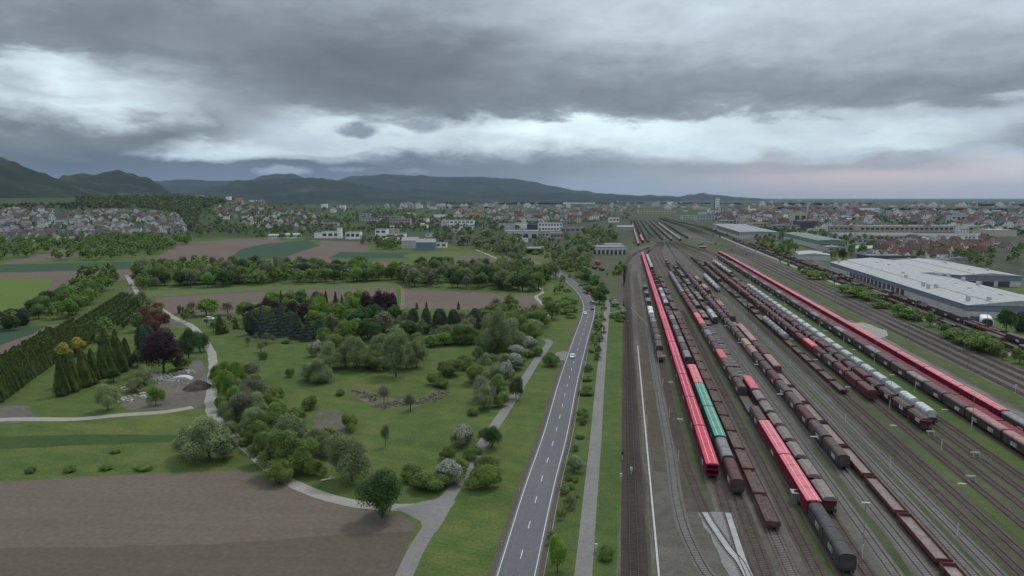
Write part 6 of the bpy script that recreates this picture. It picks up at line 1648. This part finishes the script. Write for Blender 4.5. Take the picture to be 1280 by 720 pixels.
el = math_('ADD', el0, math_('MULTIPLY', math_('MULTIPLY', math_('SUBTRACT', n1, .5), R(5.2)), att))
el = math_('ADD', el, math_('MULTIPLY', math_('MULTIPLY', math_('SUBTRACT', n4, .5), R(1.0)), att))
az = math_('ADD', az0, math_('MULTIPLY', math_('SUBTRACT', n2, .5), R(16)))
E0, E1 = R(-3), R(60)
fac = math_('DIVIDE', math_('SUBTRACT', el, E0), E1 - E0, clamp=True)
def lin(v): v /= 255; return v / 12.92 if v <= .04045 else ((v + .055) / 1.055) ** 2.4
def tint(L, y, x):
    dark = smooth(185, 205, y) * smooth(700, 330, x) if x < 700 else 0
    warm = smooth(195, 215, y) * smooth(820, 1000, x)
    L = L * (1 - .13 * smooth(194, 206, y) * (1 - smooth(560, 800, x))) * 1.0
    L = 150 + (L - 150) * 1.14
    r, g, b = .948, 1.012, 1.066
    if x < 700:
        k = smooth(188, 212, y) * (1 - smooth(350, 760, x)); r, g, b = r - .05 * k, g + .0 * k, b + .11 * k
    r, g, b = r + .10 * warm, g - .035 * warm, b - .085 * warm
    hl = smooth(170, 225, L) * .03
    return tuple(lin(min(255, L * c)) for c in (r - hl * .5, g, b - hl))
cols = {
 0: [(0, 135), (30, 125), (50, 118), (65, 150), (80, 200), (100, 172), (120, 195), (140, 155), (160, 118), (180, 108), (200, 98), (245, 98)],
 80: [(0, 130), (30, 118), (58, 125), (72, 205), (95, 212), (110, 188), (125, 208), (142, 190), (157, 140), (168, 112), (185, 106), (205, 96), (245, 98)],
 160: [(0, 127), (30, 116), (60, 120), (80, 152), (100, 188), (120, 190), (138, 192), (155, 150), (167, 112), (182, 112), (200, 102), (220, 96), (245, 98)],
 240: [(0, 127), (30, 124), (55, 128), (78, 120), (97, 140), (115, 158), (140, 150), (157, 130), (172, 138), (184, 198), (195, 188), (202, 112), (240, 98)],
 320: [(0, 135), (30, 124), (55, 122), (78, 112), (100, 124), (118, 130), (136, 142), (156, 170), (172, 178), (186, 205), (196, 190), (203, 116), (225, 108), (245, 110)],
 400: [(0, 138), (30, 124), (60, 114), (90, 106), (115, 112), (132, 120), (147, 172), (160, 198), (175, 182), (188, 198), (197, 165), (204, 112), (245, 112)],
 480: [(0, 145), (40, 122), (70, 110), (100, 106), (126, 112), (144, 150), (156, 212), (170, 194), (186, 192), (197, 152), (204, 116), (245, 118)],
 560: [(0, 150), (30, 138), (60, 114), (100, 107), (128, 112), (142, 116), (151, 160), (161, 195), (176, 190), (190, 178), (200, 136), (208, 120), (245, 124)],
 680: [(0, 172), (20, 168), (50, 155), (72, 138), (100, 130), (128, 122), (142, 140), (153, 222), (168, 222), (182, 202), (192, 160), (202, 126), (218, 126), (245, 138)],
 800: [(0, 188), (20, 184), (50, 172), (75, 150), (100, 130), (128, 121), (143, 140), (154, 212), (176, 214), (190, 200), (200, 165), (210, 136), (225, 145), (245, 150)],
 960: [(0, 184), (30, 174), (60, 164), (82, 145), (102, 134), (126, 126), (140, 142), (150, 192), (170, 196), (186, 198), (198, 186), (208, 150), (222, 166), (245, 150)],
 1120: [(0, 178), (30, 168), (62, 158), (90, 138), (112, 122), (127, 132), (142, 168), (152, 172), (166, 196), (180, 208), (194, 170), (204, 150), (216, 174), (245, 164)],
 1280: [(0, 178), (40, 163), (70, 145), (100, 126), (115, 132), (127, 170), (142, 178), (152, 170), (166, 150), (181, 142), (195, 180), (206, 190), (226, 184), (245, 166)]}
prev = None; pa = None
for x, st in cols.items():
    cr = node('ShaderNodeValToRGB'); cr.color_ramp.interpolation = 'EASE' if False else 'LINEAR'
    e = cr.color_ramp.elements; pts = []
    for y, Lv in st: pts.append(((azel(x, y)[1] - E0) / (E1 - E0), tint(Lv, y, x)))
    pts.sort(); pts = [(0, pts[0][1])] + pts + [(.36, (.26, .29, .32)), (.6, (.36, .40, .44))]
    e[0].position, e[0].color = pts[0][0], pts[0][1] + (1,); e[1].position, e[1].color = pts[-1][0], pts[-1][1] + (1,)
    for p, c in pts[1:-1]: q = e.new(p); q.color = c + (1,)
    Lk.new(fac, cr.inputs[0]); a = azel(x, 130)[0]
    if prev is None: prev = cr.outputs[0]
    else:
        wgt = math_('DIVIDE', math_('SUBTRACT', az, pa), a - pa, clamp=True)
        m = node('ShaderNodeMix', data_type='RGBA'); Lk.new(wgt, m.inputs[0]); Lk.new(prev, m.inputs[6]); Lk.new(cr.outputs[0], m.inputs[7]); prev = m.outputs[2]
    pa = a
# billow contrast
bil = math_('ADD', math_('MULTIPLY', math_('MULTIPLY', math_('SUBTRACT', n3, .5), .55), att), 1.0)
bil = math_('ADD', bil, math_('MULTIPLY', math_('MULTIPLY', math_('SUBTRACT', n4, .5), .22), att))
def scale_rgb(sock, f):
    n = node('ShaderNodeVectorMath', operation='SCALE'); Lk.new(sock, n.inputs[0])
    if isinstance(f, (int, float)): n.inputs[3].default_value = f
    else: Lk.new(f, n.inputs[3])
    return n.outputs[0]
sky = scale_rgb(prev, bil)
def blob(sock, px, py, rx, ry, col, soft=.5, amp=1.0, nz=.9):
    a, e_ = azel(px, py)
    u = math_('DIVIDE', math_('SUBTRACT', az0, a), rx / FPX); v = math_('DIVIDE', math_('SUBTRACT', el0, e_), ry / FPX)
    d = math_('ADD', math_('MULTIPLY', u, u), math_('MULTIPLY', v, v))
    d = math_('ADD', d, math_('MULTIPLY', math_('SUBTRACT', n4, .5), nz * 3)); k = math_('MULTIPLY', math_('DIVIDE', math_('SUBTRACT', 1.0, d), soft, clamp=True), amp)
    m = node('ShaderNodeMix', data_type='RGBA'); Lk.new(k, m.inputs[0]); Lk.new(sock, m.inputs[6]); m.inputs[7].default_value = tuple(lin(c) for c in col) + (1,); return m.outputs[2]
sky = blob(sky, 448, 162, 27, 11, (112, 124, 136), .7, .9); sky = blob(sky, 530, 158, 25, 10, (118, 130, 140), .8, .8)
sky = blob(sky, 352, 213, 34, 7, (150, 165, 178), .9, .75, 1.6); sky = blob(sky, 430, 212, 26, 4, (140, 155, 168), .9, .5, 1.6); sky = blob(sky, 520, 214, 26, 4, (140, 155, 166), .9, .4, 1.6)
sky = blob(sky, 1080, 226, 150, 13, (222, 192, 180), 1.6, .75, .3); sky = blob(sky, 930, 231, 110, 11, (192, 170, 172), 1.6, .6, .3)
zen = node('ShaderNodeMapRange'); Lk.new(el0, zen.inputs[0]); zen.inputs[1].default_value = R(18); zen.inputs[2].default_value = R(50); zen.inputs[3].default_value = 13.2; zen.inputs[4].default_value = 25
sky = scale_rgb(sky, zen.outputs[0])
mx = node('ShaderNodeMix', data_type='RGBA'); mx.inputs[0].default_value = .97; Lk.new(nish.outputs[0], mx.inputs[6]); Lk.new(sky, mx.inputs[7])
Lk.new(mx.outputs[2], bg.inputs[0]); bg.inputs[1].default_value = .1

sun = bpy.data.lights.new('sun', 'SUN'); sun.energy = 1.25; sun.angle = R(11); sun.color = (1, .96, .9)
so = bpy.data.objects.new('sun', sun); COL.objects.link(so)
so.rotation_euler = (math.pi / 2 - SUN_EL, 0, math.pi - SUN_AZ)

# ------------------------------------------------------------------ camera
cam = bpy.data.cameras.new('camera'); co = bpy.data.objects.new('camera', cam); COL.objects.link(co)
cam.sensor_width = 36; cam.lens = 36 * FPX / 1280; cam.clip_start = .5; cam.clip_end = 90000
co.location = (0, 0, H); co.rotation_euler = (math.pi / 2 - PITCH, 0, 0); scene.camera = co
vs = scene.view_settings; vs.view_transform = 'Standard'; vs.look = 'None'; vs.gamma = 1; vs.exposure = 0
scene.cycles.volume_bounces = 1
print('things', len(THINGS), 'objects', len(bpy.data.objects))
